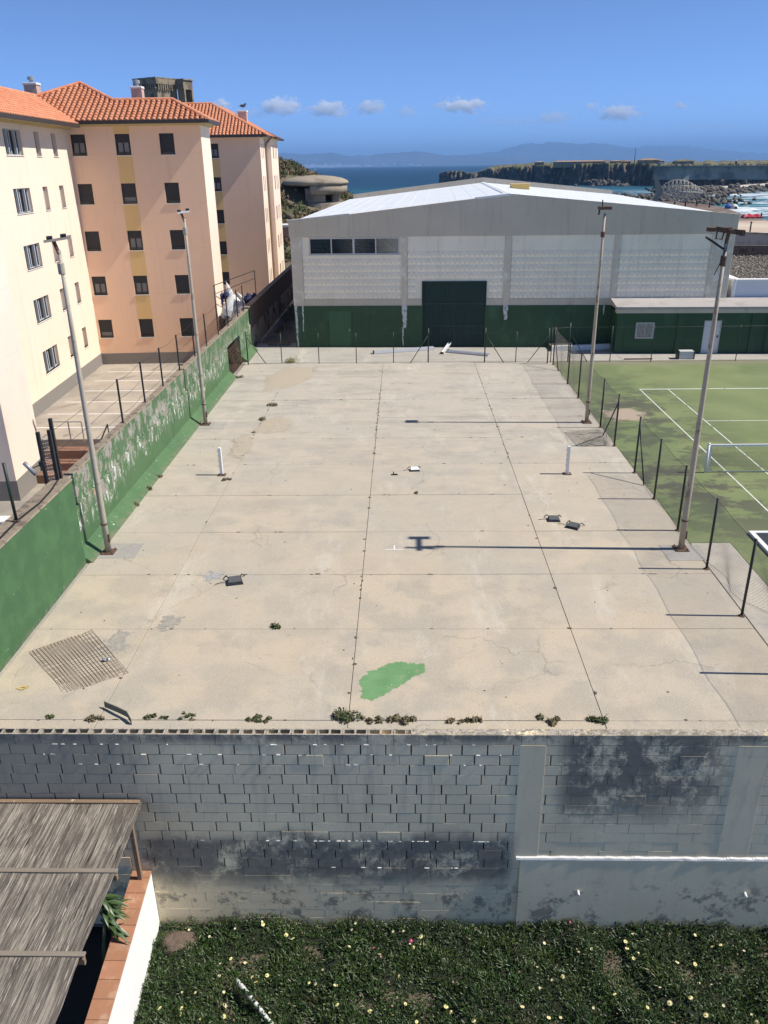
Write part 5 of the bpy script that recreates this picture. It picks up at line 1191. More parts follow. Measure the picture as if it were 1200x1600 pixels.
def wall_holes(mb, f, us, z0, z1, holes, depth):
    U = sorted(set(list(us)+[h[0] for h in holes]+[h[1] for h in holes])); Z = sorted(set([z0, z1]+[h[2] for h in holes]+[h[3] for h in holes]))
    for i in range(len(U)-1):
        for j in range(len(Z)-1):
            cu, cz = (U[i]+U[i+1])/2, (Z[j]+Z[j+1])/2
            if any(h[0] < cu < h[1] and h[2] < cz < h[3] for h in holes): continue
            mb.quad(f(U[i],0,Z[j]), f(U[i+1],0,Z[j]), f(U[i+1],0,Z[j+1]), f(U[i],0,Z[j+1]))
    for a, b, c, d in holes:
        mb.quad(f(a,0,c), f(a,0,d), f(a,depth,d), f(a,depth,c)); mb.quad(f(b,0,d), f(b,0,c), f(b,depth,c), f(b,depth,d))
        mb.quad(f(a,0,d), f(b,0,d), f(b,depth,d), f(a,depth,d)); mb.quad(f(b,0,c), f(a,0,c), f(a,depth,c), f(b,depth,c)); mb.quad(f(a,depth,c), f(b,depth,c), f(b,depth,d), f(a,depth,d))
def fbox(f, a, b, d0, d1, c, d): 
    return MB().hexa([f(a,d0,c), f(b,d0,c), f(b,d1,c), f(a,d1,c), f(a,d0,d), f(b,d0,d), f(b,d1,d), f(a,d1,d)])
def addfb(mb, f, a, b, d0, d1, c, d): mb.hexa([f(a,d0,c), f(b,d0,c), f(b,d1,c), f(a,d1,c), f(a,d0,d), f(b,d0,d), f(b,d1,d), f(a,d1,d)])
def window(parent, f, a, b, c, d, style, dep=.14):
    fr = .05; mb = MB(); y0, y1 = dep-.07, dep-.01; m = M_FRAME if style != 'pale' else M_FRW
    for q in ((a+.003,b-.003,c+.003,c+fr),(a+.003,b-.003,d-fr,d-.003),(a+.003,a+fr,c+fr+.001,d-fr-.001),(b-fr,b-.003,c+fr+.001,d-fr-.001)): addfb(mb, f, q[0], q[1], y0, y1, q[2], q[3])
    if style in ('pale','half'): addfb(mb, f, (a+b)/2-.035, (a+b)/2+.035, y0, y1, c+fr+.001, d-fr-.001)
    w = lobj('window', mb, m, parent)
    lobj('pane', fbox(f, a+fr+.001, b-fr-.001, y0+.035, y0+.045, c+fr+.001, d-fr-.001), M_PANE, w)
    lobj('sill', fbox(f, a-.03, b+.03, -.04, dep-.075, c-.035, c+.0), M_SILL, w)
    if style == 'shut': lobj('shutter', fbox(f, a+fr+.002, b-fr-.002, y0+.005, y0+.025, c+.16, d-fr-.002), M_SHUT, w)
    if style == 'half':
        lobj('shutter', fbox(f, a+fr+.002, b-fr-.002, y0-.004, y0+.02, c+(d-c)*.62, d-fr-.002), M_SHUT, w)
        lobj('blind', fbox(f, a+fr+.08, b-fr-.08, y0+.022, y0+.033, c+.16, c+(d-c)*.6), M_CURT, w)
    if style == 'low': lobj('shutter', fbox(f, a+fr+.002, b-fr-.002, y0-.004, y0+.02, c+(d-c)*.34, d-fr-.002), M_SHUT, w); lobj('blind', fbox(f, a+fr+.06, b-fr-.06, y0+.022, y0+.033, c+.1, c+(d-c)*.3), M_CURT, w)
    if style in ('shut','half','low'): lobj('guard_rail', fbox(f, a+.005, b-.005, .005, .03, c+.11, c+.14), M_FRAME, w)
    return w
def slit(parent, f, a, b, c, d, dep=.22):
    w = lobj('window', fbox(f, a+.005, b-.005, dep-.03, dep-.012, c+.005, d-.005), M_REVEAL, parent)
    lobj('sill', fbox(f, a-.03, b+.03, -.045, dep-.035, c-.04, c), M_SILL, w); lobj('latch', fbox(f, a+.12, a+.17, dep-.06, dep-.031, c+.25, c+.32), M_GUT, w)
def tiles(roof, org, ea, eb, inside, la, lb, pa=.305, pb=.3, maxparts=0, name='tile'):
    ea, eb = Vector(ea), Vector(eb).normalized(); nn = ea.cross(eb).normalized(); seg = 5; r0, r1, Lt = .115, .092, pb*1.3
    base = MB(); vs = []
    for (bb, rr, hh) in ((0, r0, .045), (Lt, r1, .012)):
        for k in range(seg+1):
            w = math.pi*k/seg; vs.append(Vector((math.cos(w)*rr, bb, math.sin(w)*rr*.82+hh)))
    fs = [(k, k+1, seg+2+k, seg+1+k) for k in range(seg)]; fs = [tuple(reversed(f_)) for f_ in fs]
    fs.append(tuple(range(seg+1)))
    cells = []
    a = la[0]
    while a < la[1]:
        b = lb[0]
        while b < lb[1]:
            if inside(a, b+pb*.5): cells.append((a, b))
            b += pb
        a += pa
    M = Matrix((ea, eb, nn)).transposed().to_4x4()
    me = bpy.data.meshes.new('tile'); me.from_pydata(vs, [], fs); me.materials.append(M_TILE); me.polygons.foreach_set('use_smooth', [True]*seg+[False])
    rest = MB()
    for i, (a, b) in enumerate(cells):
        p = org+ea*a+eb*b+nn*(.01+random.uniform(0,.008))+ea*random.uniform(-.008,.008)
        if i < maxparts:
            o = link('roof_tile', me, None, roof); o.matrix_local = Matrix.Translation(p) @ M
        else:
            rest.add([p+ea*v.x+eb*v.y+nn*v.z for v in vs], fs)
    if rest.v: lobj('roof_tiles', rest, M_TILE, roof, smooth=False, kind='stuff')
def ridge(roof, a, b, r=.13):
    a, b = Vector(a), Vector(b); n = max(1, int((b-a).length/.42)); 
    for k in range(n):
        p, q = a.lerp(b, k/n), a.lerp(b, (k+1)/n+.015); lobj('ridge_tile', MB().tube([p+Vector((0,0,.03)), q+Vector((0,0,.01))], [r*.85, r], 8, True), M_TILE, roof, smooth=False)
def chimney(parent, c, w, h, cowl=True, name='chimney'):
    x, y, z = c; ch = lobj(name, MB().box(x-w/2,x+w/2,y-w/2,y+w/2,z-1.2,z+h), surf('chimney_pink', (.55,.38,.31), .1, 2, .9), parent)
    lobj('cap', MB().bbox(x-w*.56,x+w*.56,y-w*.56,y+w*.56,z+h+.001,z+h+.12,.02), M_WHITE, ch)
    if cowl: lobj('cowl', MB().lathe((x,y,z+h+.12), [(.12,0),(.12,.15),(.2,.16),(.2,.32),(.05,.36)], 12), M_GALV, ch)
    return ch
SILLS = [11.2, 8.56, 5.92, 3.30, .68]; WH = 1.13; G = 1.0   # local z = world z + 1
aptB = thing_rot('apartment_building', OB, TH, 'nearer apricot apartment building with orange tiled roof and long side wing', 'building')
fB = lambda u, d, z: Vector((u, d, z+G)); UR = 7.62; DB = 3.2
colB = [(.14,.98),(2.67,3.52),(5.21,6.05)]
holes = [(a, b, z, z+WH) for a, b in colB for z in SILLS]
mb = MB(); wall_holes(mb, fB, [0, UR], -.299, 12.9, holes, .14)
lobj('front_wall', mb, M_APRI_SHADE, aptB)
sty = {0:['half','shut','shut','half','low'], 1:['half','low','half','half','shut'], 2:['shut','shut','shut','shut','shut']}
for ci, (a, b) in enumerate(colB):
    for ri, z in enumerate(SILLS): window(aptB, fB, a, b, z, z+WH, sty[ci][ri])
for i in range(5):
    zt = (SILLS[i-1]-.06) if i else 12.88
    if zt > SILLS[i]+WH+.06: lobj('painted_band', fbox(fB, 2.66, 3.55, -.006, -.001, SILLS[i]+WH+.01, zt), M_YEL, aptB)
lobj('painted_band', fbox(fB, 2.66, 3.55, -.006, -.001, -.25, SILLS[4]-.06), M_APRI_SHADE, aptB)
lobj('plinth', fbox(fB, -.0, UR+.03, -.03, .1, -1.02, -.3), M_PLIN, aptB)
fR = lambda v, d, z: Vector((UR-d, v, z+G))              # right end wall, faces +u
mb = MB(); wall_holes(mb, fR, [0, DB], -1, 12.9, [], .1); lobj('end_wall', mb, M_CREAM_LIT, aptB)
lobj('rear_wall', MB().quad(fB(UR,DB,-1), fB(-8,DB+4,-1), fB(-8,DB+4,12.9), fB(UR,DB,12.9)), M_APRI_SHADE, aptB)
# wing A, faces +u (lit)
fA = lambda v, d, z: Vector((-d, v, z+G)); vA = -16.2
hA = [(-9.41,-7.25,z-.04,z+WH-.02) for z in SILLS]+[(a,b,z-.04,z+WH-.02) for a, b in ((-5.42,-4.7),(-2.83,-2.1)) for z in SILLS]
mb = MB(); wall_holes(mb, fA, [vA, 0], -.299, 12.9, hA, .22); lobj('wing_wall', mb, M_CREAM_LIT, aptB)
for z in SILLS:
    w = window(aptB, fA, -9.41, -7.25, z-.04, z+WH-.02, 'pale', .22)
    lobj('sash', fbox(fA, -8.95, -8.87, .02, .14, z, z+WH-.05), M_FRW, w); lobj('sash', fbox(fA, -7.98, -7.9, .02, .14, z, z+WH-.05), M_FRW, w)
    for a, b in ((-5.42,-4.7),(-2.83,-2.1)): slit(aptB, fA, a, b, z-.04, z+WH-.02)
lobj('plinth', fbox(fA, vA, -.031, -.03, .1, -1.02, -.3), M_PLIN, aptB)
# projecting stair bay A2
fS = lambda v, d, z: Vector((1.75-d, v, z+G)); v0, v1 = -19.3, -16.2
lobj('stair_bay', MB().hexa([fS(v0,0,-1.6),fS(v1,0,-1.6),fS(v1,8,-1.6),fS(v0,8,-1.6),fS(v0,0,13.3),fS(v1,0,13.3),fS(v1,8,13.3),fS(v0,8,13.3)]), M_PINK, aptB)
lobj('plinth', MB().hexa([fS(v0-.03,-.03,-2.6),fS(v1+.03,-.03,-2.6),fS(v1+.03,8,-2.6),fS(v0-.03,8,-2.6),fS(v0-.03,-.03,-1.601),fS(v1+.03,-.03,-1.601),fS(v1+.03,8,-1.601),fS(v0-.03,8,-1.601)]), M_PLIN, aptB)
# roofs
PT = math.tan(R(28)); ZE = 12.98+G
def zB(v): return ZE+(v+.5)*PT
def zA(u): return ZE+(.5-u)*PT
roof = lobj('roof', MB().poly([(.45,-.5,zB(-.5)),(8.12,-.5,zB(-.5)),(5.9,1.6,zB(1.6)),(2.45,1.6,zB(1.6)),(.06,3.66,zB(3.66)),(-2.2,2.15,zB(2.15))])
    .poly([(8.12,-.5,ZE),(8.12,3.7,ZE),(5.9,1.6,zB(1.6))]).poly([(5.9,1.6,zB(1.6)),(8.12,3.7,ZE),(2.45,3.7,ZE),(2.45,1.6,zB(1.6))])
    .poly([(.06,3.66,zB(3.66)),(2.45,1.6,zB(1.6)),(2.45,3.7,ZE),(1.5,8,ZE),(.06,5,zB(3.66))]).poly([(.06,3.66,zB(3.66)),(.06,5,zB(3.66)),(-2.6,8,ZE+.5),(-4.6,2.15,ZE+.3),(-2.2,2.15,zB(2.15))])
    .poly([(.85,-.5,ZE-.18),(-2.2,2.15,zA(-2.2)),(-2.2,-19,zA(-2.2)),(.85,-19,ZE-.18)]).poly([(-2.2,2.15,zA(-2.2)),(-4.9,2.15,ZE),(-4.9,-19,ZE),(-2.2,-19,zA(-2.2))]), M_CHAN, aptB)
sb = math.cos(R(28)); eb = (0, math.cos(R(28)), math.sin(R(28)))
def inB(a, b):
    v = -.5+b*sb; lo = .45-(v+.5)*1.0; 
    if v > 3.6: return False
    hi = 8.12-(v+.5)*1.06
    if v > 1.6: hi = 2.45-(v-1.6)*1.16
    if v > 2.15: lo = -2.2+(v-2.15)*1.5
    return lo < a < hi
tiles(roof, Vector((0,-.55,ZE-.03)), (1,0,0), eb, inB, (-2.2, 8.2), (0, 4.8), maxparts=300)
ebA = (-math.cos(R(28)), 0, math.sin(R(28)))
tiles(roof, Vector((.9,0,ZE-.21)), (0,1,0), ebA, lambda a, b: a < -.75+b*sb*.98 and b < 3.35, (-18.8, 2.2), (0, 3.6))
tiles(roof, Vector((8.17,0,ZE-.03)), (0,1,0), ebA, lambda a, b: -.5+b*sb < a < 3.7-b*sb, (-.5, 3.7), (0, 2.4))
ridge(roof, (8.12,-.5,ZE+.04), (5.9,1.6,zB(1.6)+.04)); ridge(roof, (5.9,1.6,zB(1.6)+.05), (2.45,1.6,zB(1.6)+.05)); ridge(roof, (2.45,1.6,zB(1.6)+.04), (.06,3.66,zB(3.66)+.04)); ridge(roof, (-2.2,2.15,zB(2.15)+.04), (.06,3.66,zB(3.66)+.04)); ridge(roof, (-2.2,2.15,zA(-2.2)+.04), (-2.2,-16,zA(-2.2)+.04))
mb = MB(); mb.box(-.49,8.16,-.62,-.5,ZE-.16,ZE+.03).box(8.12,8.24,-.62,3.8,ZE-.161,ZE+.029).box(.85,.97,-19,-.62,ZE-.342,ZE-.14)
lobj('gutter', mb, M_GUT, aptB)
mb = MB(); mb.box(-.3,8.1,-.49,.05,ZE-.13,ZE-.06).box(UR-.05,8.1,.051,3.7,ZE-.131,ZE-.061).box(-.05,.849,-16.2,-.5,ZE-.302,ZE-.232)
lobj('soffit', mb, M_SOFF, aptB); lobj('soffit_moulding', MB().box(0,.25,-16.1,-.02,ZE-.42,ZE-.3031).box(.01,UR+.2,-.18,-.001,ZE-.26,ZE-.1311).box(UR,UR+.22,.0,3.2,ZE-.262,ZE-.1321), M_SOFF, aptB)
ts = lobj('bay_roof', MB().add([fS(-19.9,-.6,13.35),fS(-15.6,-.6,13.35),fS(-15.6,8,13.35),fS(-19.9,8,13.35),fS(-17.9,1.8,14.6),fS(-17.6,6,14.6)], [(0,1,4),(1,2,5,4),(2,3,5),(3,0,4,5)]), M_CHAN, aptB)
tiles(ts, Vector((2.38,0,13.35+G)), (0,1,0), (-math.cos(R(27)),0,math.sin(R(27))), lambda a, b: -19.9+b*.8 < a < -15.6-b*.8, (-19.9,-15.5), (0, 2.7)); 
tiles(ts, Vector((0,-15.58,13.35+G)), (-1,0,0), (0,-math.cos(R(29)),math.sin(R(29))), lambda a, b: -2.3+b*.9 < a < 6, (-2.3, 6), (0, 2.3))
lobj('bay_gutter', MB().hexa([fS(-19.95,-.72,13.2),fS(-15.5,-.72,13.2),fS(-15.5,8,13.2),fS(-19.95,8,13.2),fS(-19.95,-.72,13.33),fS(-15.5,-.72,13.33),fS(-15.5,8,13.33),fS(-19.95,8,13.33)]), M_GUT, aptB)
lobj('bay_soffit', MB().hexa([fS(-19.6,-.35,13.05),fS(-15.8,-.35,13.05),fS(-15.8,8,13.05),fS(-19.6,8,13.05),fS(-19.6,-.35,13.19),fS(-15.8,-.35,13.19),fS(-15.8,8,13.19),fS(-19.6,8,13.19)]), M_SOFF, aptB)
def on_v(x, y, v): u, z = loc_on_v(x, y, v); return (u, v, z+G)
c = on_v(216, 152, 2.6); chimney(aptB, c, .62, .45); c = on_v(53, 153, 4.5); chimney(aptB, c, .75, .7)
# building C
aptC = thing_rot('apartment_building', OB+VX*24, TH, 'farther apricot apartment building next to the sea with tiled hip roof', 'building')
UC = 8.48; colC = [(4.05,4.93),(.9,1.75)]
mb = MB(); wall_holes(mb, fB, [-4, UC], -1, 12.85, [(a,b,z,z+WH) for a, b in colC for z in SILLS], .14); lobj('front_wall', mb, M_APRI_SHADE, aptC)
for a, b in colC:
    for i, z in enumerate(SILLS):
        window(aptC, fB, a, b, z, z+WH, ['half','half','shut','shut','shut'][i])
        if i: lobj('painted_band', fbox(fB, a-.02, b+.02, -.006, -.001, z+WH+.01, SILLS[i-1]-.06), M_YEL, aptC)
fC = lambda v, d, z: Vector((UC-d, v, z+G)); hC = [(a,b,z,z+WH) for a, b in ((1.0,1.5),(2.3,2.8)) for z in SILLS]
mb = MB(); wall_holes(mb, fC, [0, 3.9], -1, 12.85, hC, .2); lobj('end_wall', mb, M_CREAM_LIT, aptC)
for a, b, c_, d_ in hC: slit(aptC, fC, a, b, c_, d_, .2)
fD = lambda v, d, z: Vector((UC+.55-d, v, z+G)); hD = [(a,b,z,z+WH) for a, b in ((5.6,6.6),(7.8,8.3),(9.2,9.7)) for z in SILLS]
mb = MB(); wall_holes(mb, fD, [3.9, 11], -1, 12.85, hD, .2); mb.quad(fB(UC,3.9,-1), fB(UC+.55,3.9,-1), fB(UC+.55,3.9,12.85), fB(UC,3.9,12.85)); lobj('end_wall', mb, M_CREAM_LIT, aptC)
for a, b, c_, d_ in hD: slit(aptC, fD, a, b, c_, d_, .2)
lobj('downpipe', MB().tube([(UC+.75,3.7,12.9+G),(UC+.2,3.75,12.4+G),(UC+.1,3.8,12+G),(UC+.1,3.8,G-1)], .06, 8), surf('brown_pipe', (.2,.13,.08), .1, 3), aptC)
lobj('plinth', fbox(fB, -4, UC+.03, -.03, .1, -1.02, -.3), M_PLIN, aptC)
PC = math.tan(R(29)); AP = (4.0, 4.2); e = .55
zc = lambda v: ZE-.05+(v+e)*PC
rc = lobj('roof', MB().poly([(-4,-e,zc(-e)),(UC+e,-e,zc(-e)),(AP[0],AP[1],zc(AP[1])),(1.0,AP[1],zc(AP[1]))]).poly([(UC+e,-e,zc(-e)),(UC+1.1,12,zc(-e)),(AP[0],9,zc(AP[1])),(AP[0],AP[1],zc(AP[1]))]).poly([(UC+1.1,12,zc(-e)),(-4,12,zc(-e)),(1,9,zc(AP[1])),(AP[0],9,zc(AP[1]))]), M_CHAN, aptC)
sl = math.cos(R(29)); tiles(rc, Vector((0,-e-.05,zc(-e)-.03)), (1,0,0), (0,sl,math.sin(R(29))), lambda a, b: -3 < a < UC+e-b*sl*1.03 and b*sl < AP[1]+e, (-3, 9.2), (0, 5.6))
tiles(rc, Vector((UC+e+.05,0,zc(-e)-.03)), (0,1,0), (-sl,0,math.sin(R(29))), lambda a, b: -e+b*sl < a < 11 and b < 5, (-.6, 11), (0, 5.2))
ridge(rc, (UC+e,-e,zc(-e)+.04), (AP[0],AP[1],zc(AP[1])+.04)); ridge(rc, (AP[0],AP[1],zc(AP[1])+.05), (1.0,AP[1],zc(AP[1])+.05))
lobj('gutter', MB().box(-4,UC+e+.12,-e-.12,-e,ZE-.21,ZE-.01).box(UC+e,UC+e+.12,-e+.001,3.8,ZE-.211,ZE-.091).box(UC+e+.3,UC+e+.6,3.801,12,ZE-.211,ZE-.091), M_GUT, aptC)
lobj('soffit', MB().box(-4,UC+e-.01,-e+.01,.05,ZE-.2,ZE-.1).box(UC-.05,UC+e-.01,.051,3.8,ZE-.201,ZE-.101).box(UC,UC+e+.29,3.81,11.8,ZE-.201,ZE-.101), M_SOFF, aptC)
u, z = loc_on_v(380, 190, 24+3.0); chimney(aptC, (u, 3.0, z+G), .75, .75, False)
u, z = loc_on_v(380, 175, 24+3.0); gull_at = OB+VX*27+UX*u; gull_at.z = z+.28
# distant salmon block at the end of the alley
sb_ = thing('salmon_house', (-12, 112, -1), 'small salmon coloured house end seen past the far building', 'house')
a_, b_ = gY(441,400,100), gY(462,400,100)
obj('wall', MB().box(a_.x-3, b_.x+4, 100, 108, -1, 3.9), surf('salmon_wall', (.55,.3,.2), .1, 1, .9), sb_); obj('cornice', MB().box(a_.x-3.2, b_.x+4.2, 99.8, 108.2, 3.901, 4.15), M_WHITE, sb_); obj('band', MB().box(a_.x-3.05, b_.x+4.05, 99.93, 99.999, 1.6, 1.8), M_WHITE, sb_); obj('plinth', MB().box(a_.x-3.05, b_.x+4.05, 99.9, 99.999, -1, 0), M_PLIN, sb_)
# gull on the chimney
gl = thing('gull', gull_at, 'small dark bird perched on the far chimney', 'bird'); gp_ = gull_at
mb = MB(); mb.blob((gp_.x,gp_.y,gp_.z+.2), .26,.12,.12, 2, .1, 1); mb.blob((gp_.x+.22,gp_.y,gp_.z+.34), .085,.075,.08, 2, .05, 2); mb.tube([(gp_.x+.12,gp_.y,gp_.z+.24),(gp_.x+.2,gp_.y,gp_.z+.33)], [.09,.06], 8); mb.tube([(gp_.x+.28,gp_.y,gp_.z+.34),(gp_.x+.38,gp_.y,gp_.z+.32)], [.03,.008], 6); mb.add([(gp_.x-.2,gp_.y-.05,gp_.z+.2),(gp_.x-.2,gp_.y+.05,gp_.z+.2),(gp_.x-.46,gp_.y,gp_.z+.16),(gp_.x-.2,gp_.y,gp_.z+.25)], [(0,1,3),(1,2,3),(2,0,3),(0,2,1)])
for s in (-.04,.04): mb.tube([(gp_.x,gp_.y+s,gp_.z-.02),(gp_.x,gp_.y+s,gp_.z+.14)], .012, 5)
obj('body', mb, surf('bird_grey', (.06,.06,.065), .3, 6, .8), gl, smooth=True)
# patio details
rl = thing('ramp_handrail', (-14.5, 34.8, -1), 'grey metal handrail at the top of the patio steps', 'handrail')
q = [gz(86,690,-1), gz(132,690,-1)]
for p in (q[0], q[0].lerp(q[1], .55), q[1]): obj('post', MB().tube([p, p+Vector((0,0,.95))], .03, 8), M_GALV, rl)
obj('rail', MB().tube([q[0]+Vector((0,0,.95)), q[1]+Vector((0,0,.95))], .03, 8), M_GALV, rl)
rs_ = thing('stair_rail', (-13.6, 32, -2.5), 'dark sloping stair rail just behind the green wall', 'handrail')
a_, b_ = Vector((-13.3,34.6,-.05)), Vector((-13.0,29.5,-1.5)); obj('rail', MB().tube([a_, b_], .035, 8), M_BLACKMETAL, rs_)
for k in range(5): p = a_.lerp(b_, k/4); obj('post', MB().tube([p, p-Vector((0,0,.95))], .025, 8), M_BLACKMETAL, rs_)
st_ = structure(obj('patio_steps', MB().box(-16.5,-12.5,34.8,35.399,-2.5,-1.35).box(-16.5,-12.5,34.2,34.799,-2.5,-1.75).box(-16.5,-12.5,33.6,34.199,-2.5,-2.1), surf('brick_steps', (.24,.13,.09), .3, 4, .9)))
sh = thing('flat_shed', (-11.5, 17, -2.5), 'grey flat-roofed shed with white edge behind the near green wall', 'shed')
obj('wall', MB().box(-14.5,-9.7,14,19.2,-2.5,1.9), M_WHITE, sh); obj('roof', MB().box(-14.6,-9.6,13.9,18.9,1.901,2.0), surf('grey_membrane', (.22,.23,.245), .12, 1, .8), sh); obj('fascia', MB().bbox(-14.65,-9.55,18.901,19.3,1.85,2.14,.02), M_WHITE, sh)
for yy in (15.6, 17.0): obj('panel', MB().bbox(-14.2,-9.75,yy,yy+.9,2.08,2.12,.01), surf('solar_blue', (.018,.025,.05), .1, 3, .25), sh)
# stored parasols and covers behind the end of the green wall
pr = [(352,470),(362,455),(372,462),(384,478),(366,488),(376,492),(356,492),(392,470)]
for i, (x, y) in enumerate(pr):
    p = gX(x, y, -10.9-.25*(i % 4)); zb_ = max(-1, p.z-.75)
    lab = ['white folded parasol leaning left in the stored heap','white folded parasol standing tallest in the stored heap','white folded parasol behind the blue cover','small white folded parasol low in the heap','white folded parasol at the front of the heap','white folded parasol lying over the wall end','white folded parasol beside the last fence post','white folded parasol at the right of the heap'][i]
    t = thing('folded_parasol', (p.x, p.y, zb_), lab, 'parasol', 'parasols stored behind the wall'); tl = Vector((random.uniform(-.9,.9), random.uniform(-.5,.5), 1.0)); b0_ = Vector((p.x,p.y,zb_))
    P = [b0_+tl*h for h in (-.1,.25,.65,1.05,1.3)]; obj('canopy', MB().tube(P, [.3,.33,.25,.13,.03], 9), surf('white_canvas', (.66,.66,.66), .1, 3, .8), t, smooth=False); obj('pole', MB().tube([Vector((p.x,p.y,-1)), b0_+tl*1.4], .03, 8), M_GALV, t)
for i, (x, y, lab) in enumerate(((343,458,'dark blue cloth cover at the left of the stored parasols'),(388,462,'dark blue cloth cover draped right of the stored parasols'))):
    p = gX(x, y, -11.8); t = thing('blue_cover', (p.x,p.y,p.z-.8), lab, 'cover', 'blue covers among the parasols'); mb = MB()
    for k in range(6): mb.blob((p.x+random.gauss(0,.2), p.y+random.gauss(0,.4), p.z-.25+random.gauss(0,.14)), .2,.25,.25, 2, .9, k+i*9)
    obj('cloth', mb, surf('navy_cloth', (.02,.025,.09), .3, 4, .9), t, smooth=True); obj('frame', MB().tube([(p.x,p.y,-1),(p.x,p.y,p.z)], .03, 6), M_GALV, t)
hp = gX(366, 484, -11.0); ch = thing('canvas_heap', (hp.x, hp.y, -1), 'crumpled heap of white canvas under the stored parasols', 'canvas')
mb = MB()
for k in range(12): mb.blob((hp.x+random.gauss(0,.35), hp.y+random.uniform(-2.2,2.6), hp.z-.35+random.uniform(-.3,.45)), .42,.6,.34, 2, 1.1, k+40)
obj('cloth', mb, surf('grubby_canvas', (.72,.71,.69), .12, 2, .9, c2=(.4,.39,.38), mask=(.52,.64), mscale=3), ch); obj('trestle', MB().box(hp.x-.6,hp.x+.6,hp.y-2.4,hp.y+2.8,hp.z-.95,hp.z-.85), M_WOOD, ch)
for sx in (-.5,.5):
    for sy in (-2.2,2.6): obj('leg', MB().box(hp.x+sx-.04,hp.x+sx+.04,hp.y+sy-.04,hp.y+sy+.04,-1,hp.z-.951), M_WOOD, ch)
ra = thing('terrace_rail', gX(352,445,-10.8), 'thin dark rail frame above the stored parasols', 'rail'); a_, b_, = gX(334,446,-11.2), gX(399,445,-10.0)
zt_ = a_.z; b_ = Vector((b_.x, b_.y, zt_)); obj('top_rail', MB().tube([a_, b_], .025, 6), M_BLACKMETAL, ra); obj('mid_rail', MB().tube([a_-Vector((0,0,.5)), b_-Vector((0,0,.5))], .02, 6), M_BLACKMETAL, ra)
for p in (a_, b_): obj('post', MB().tube([p, Vector((p.x,p.y,-1))], .03, 6), M_BLACKMETAL, ra)
# ------------------------------------------------------------------ bunker, watchtower
M_BUNK = surf('bunker_concrete', (.33,.28,.215), .25, .5, 1, c2=(.2,.165,.125), mask=(.48,.62), mscale=.6, bump=.5, bscale=5)
bx, by, bz = -11.3, 113.0, 6.2
bk = thing('bunker', (bx, by, bz), 'weathered concrete bunker with a domed cap on the hill', 'bunker')
mb = MB(); n = 40; prof_ = [(3.2,1.9),(3.8,1.95),(4.25,2.1),(4.3,2.3),(4.05,2.55),(3.4,2.8),(2.3,3.02),(1.0,3.13),(.05,3.15)]
vs = []
for r, z in prof_:
    for k in range(n):
        w = 2*math.pi*k/n; q = 1+.02*mnoise.noise(Vector((math.cos(w)*3, math.sin(w)*3, z))); vs.append((bx+r*q*math.cos(w), by+r*q*math.sin(w)*.9, bz+z+.05*mnoise.noise(Vector((r*math.cos(w),r*math.sin(w),1)))))
mb.add(vs, [(i*n+k,i*n+(k+1)%n,(i+1)*n+(k+1)%n,(i+1)*n+k) for i in range(len(prof_)-1) for k in range(n)])
obj('dome', mb, M_BUNK, bk, smooth=True)
mb = MB(); lip = []
for z, r in ((.95,2.9),(.85,3.5),(1.0,3.95),(1.4,4.12),(1.8,4.1),(2.02,3.9)):
    for k in range(15):
        w = R(-95)+R(125)*k/14; lip.append((bx+r*math.cos(w), by+r*math.sin(w)*.9, bz+z+.06*mnoise.noise(Vector((k*.9,z*3,0)))))
mb.add(lip, [(i*15+k,i*15+k+1,(i+1)*15+k+1,(i+1)*15+k) for i in range(5) for k in range(14)]); obj('visor', mb, M_BUNK, bk, smooth=True)
mb = MB()
for a0, a1 in ((-205,-150),(-112,-62),(-38,160)):
    m = 10
    for k in range(m):
        w0, w1 = R(a0+(a1-a0)*k/m), R(a0+(a1-a0)*(k+1)/m); q = lambda r, w, z: (bx+r*math.cos(w), by+r*math.sin(w)*.9, bz+z)
        mb.hexa([q(3.1,w0,-2.5),q(3.1,w1,-2.5),q(2.7,w1,-2.5),q(2.7,w0,-2.5),q(3.0,w0,1.6),q(3.0,w1,1.6),q(2.7,w1,1.6),q(2.7,w0,1.6)])
obj('wall', mb, M_BUNK, bk); obj('lower_sill', MB().lathe((bx,by,bz), [(3.4,-2.6),(3.3,-.2),(2.6,0)], 24), M_BUNK, bk)
obj('dark_inside', MB().lathe((bx,by,bz), [(1.6,-1),(1.6,1.7)], 12), M_DARKGAP, bk)
tw = thing_rot('stone_tower', (-40.7, 150, 10), R(-33), 'old stone watchtower with corbelled parapet behind the tiled roof', 'tower')
M_TOW = surf('tower_stone', (.28,.23,.165), .25, .8, 1, c2=(.13,.105,.08), mask=(.45,.62), mscale=.8, bump=.6, bscale=4)
a_, b_ = 5.0, 4.4
lobj('body', MB().box(-a_,0,0,b_,0,12.9), M_TOW, tw); lobj('parapet', MB().box(-a_-.35,.35,-.35,b_+.35,13.3,14.15), M_TOW, tw); lobj('roof_slab', MB().box(-a_-.4,.4,-.4,b_+.4,14.151,14.3), M_STONE, tw)
for k in range(11): lobj('corbel', MB().bbox(-a_+.05+k*.47,-a_+.28+k*.47,-.33,-.001,12.6,13.299,.03), M_TOW, tw)
for k in range(9): lobj('corbel', MB().bbox(.001,.33,.1+k*.48,.34+k*.48,12.4,13.299,.03), M_TOW, tw)
for y in (1.2, 3.0): lobj('arched_window', MB().prism([(.02,y-.25,11),(.02,y+.25,11),(.02,y+.25,12),(.02,y,12.35),(.02,y-.25,12)], (.02,0,0)), M_DARKGAP, tw)
lobj('arched_window', MB().box(-1.6,-.9,-.03,-.001,11,11.9), M_DARKGAP, tw)
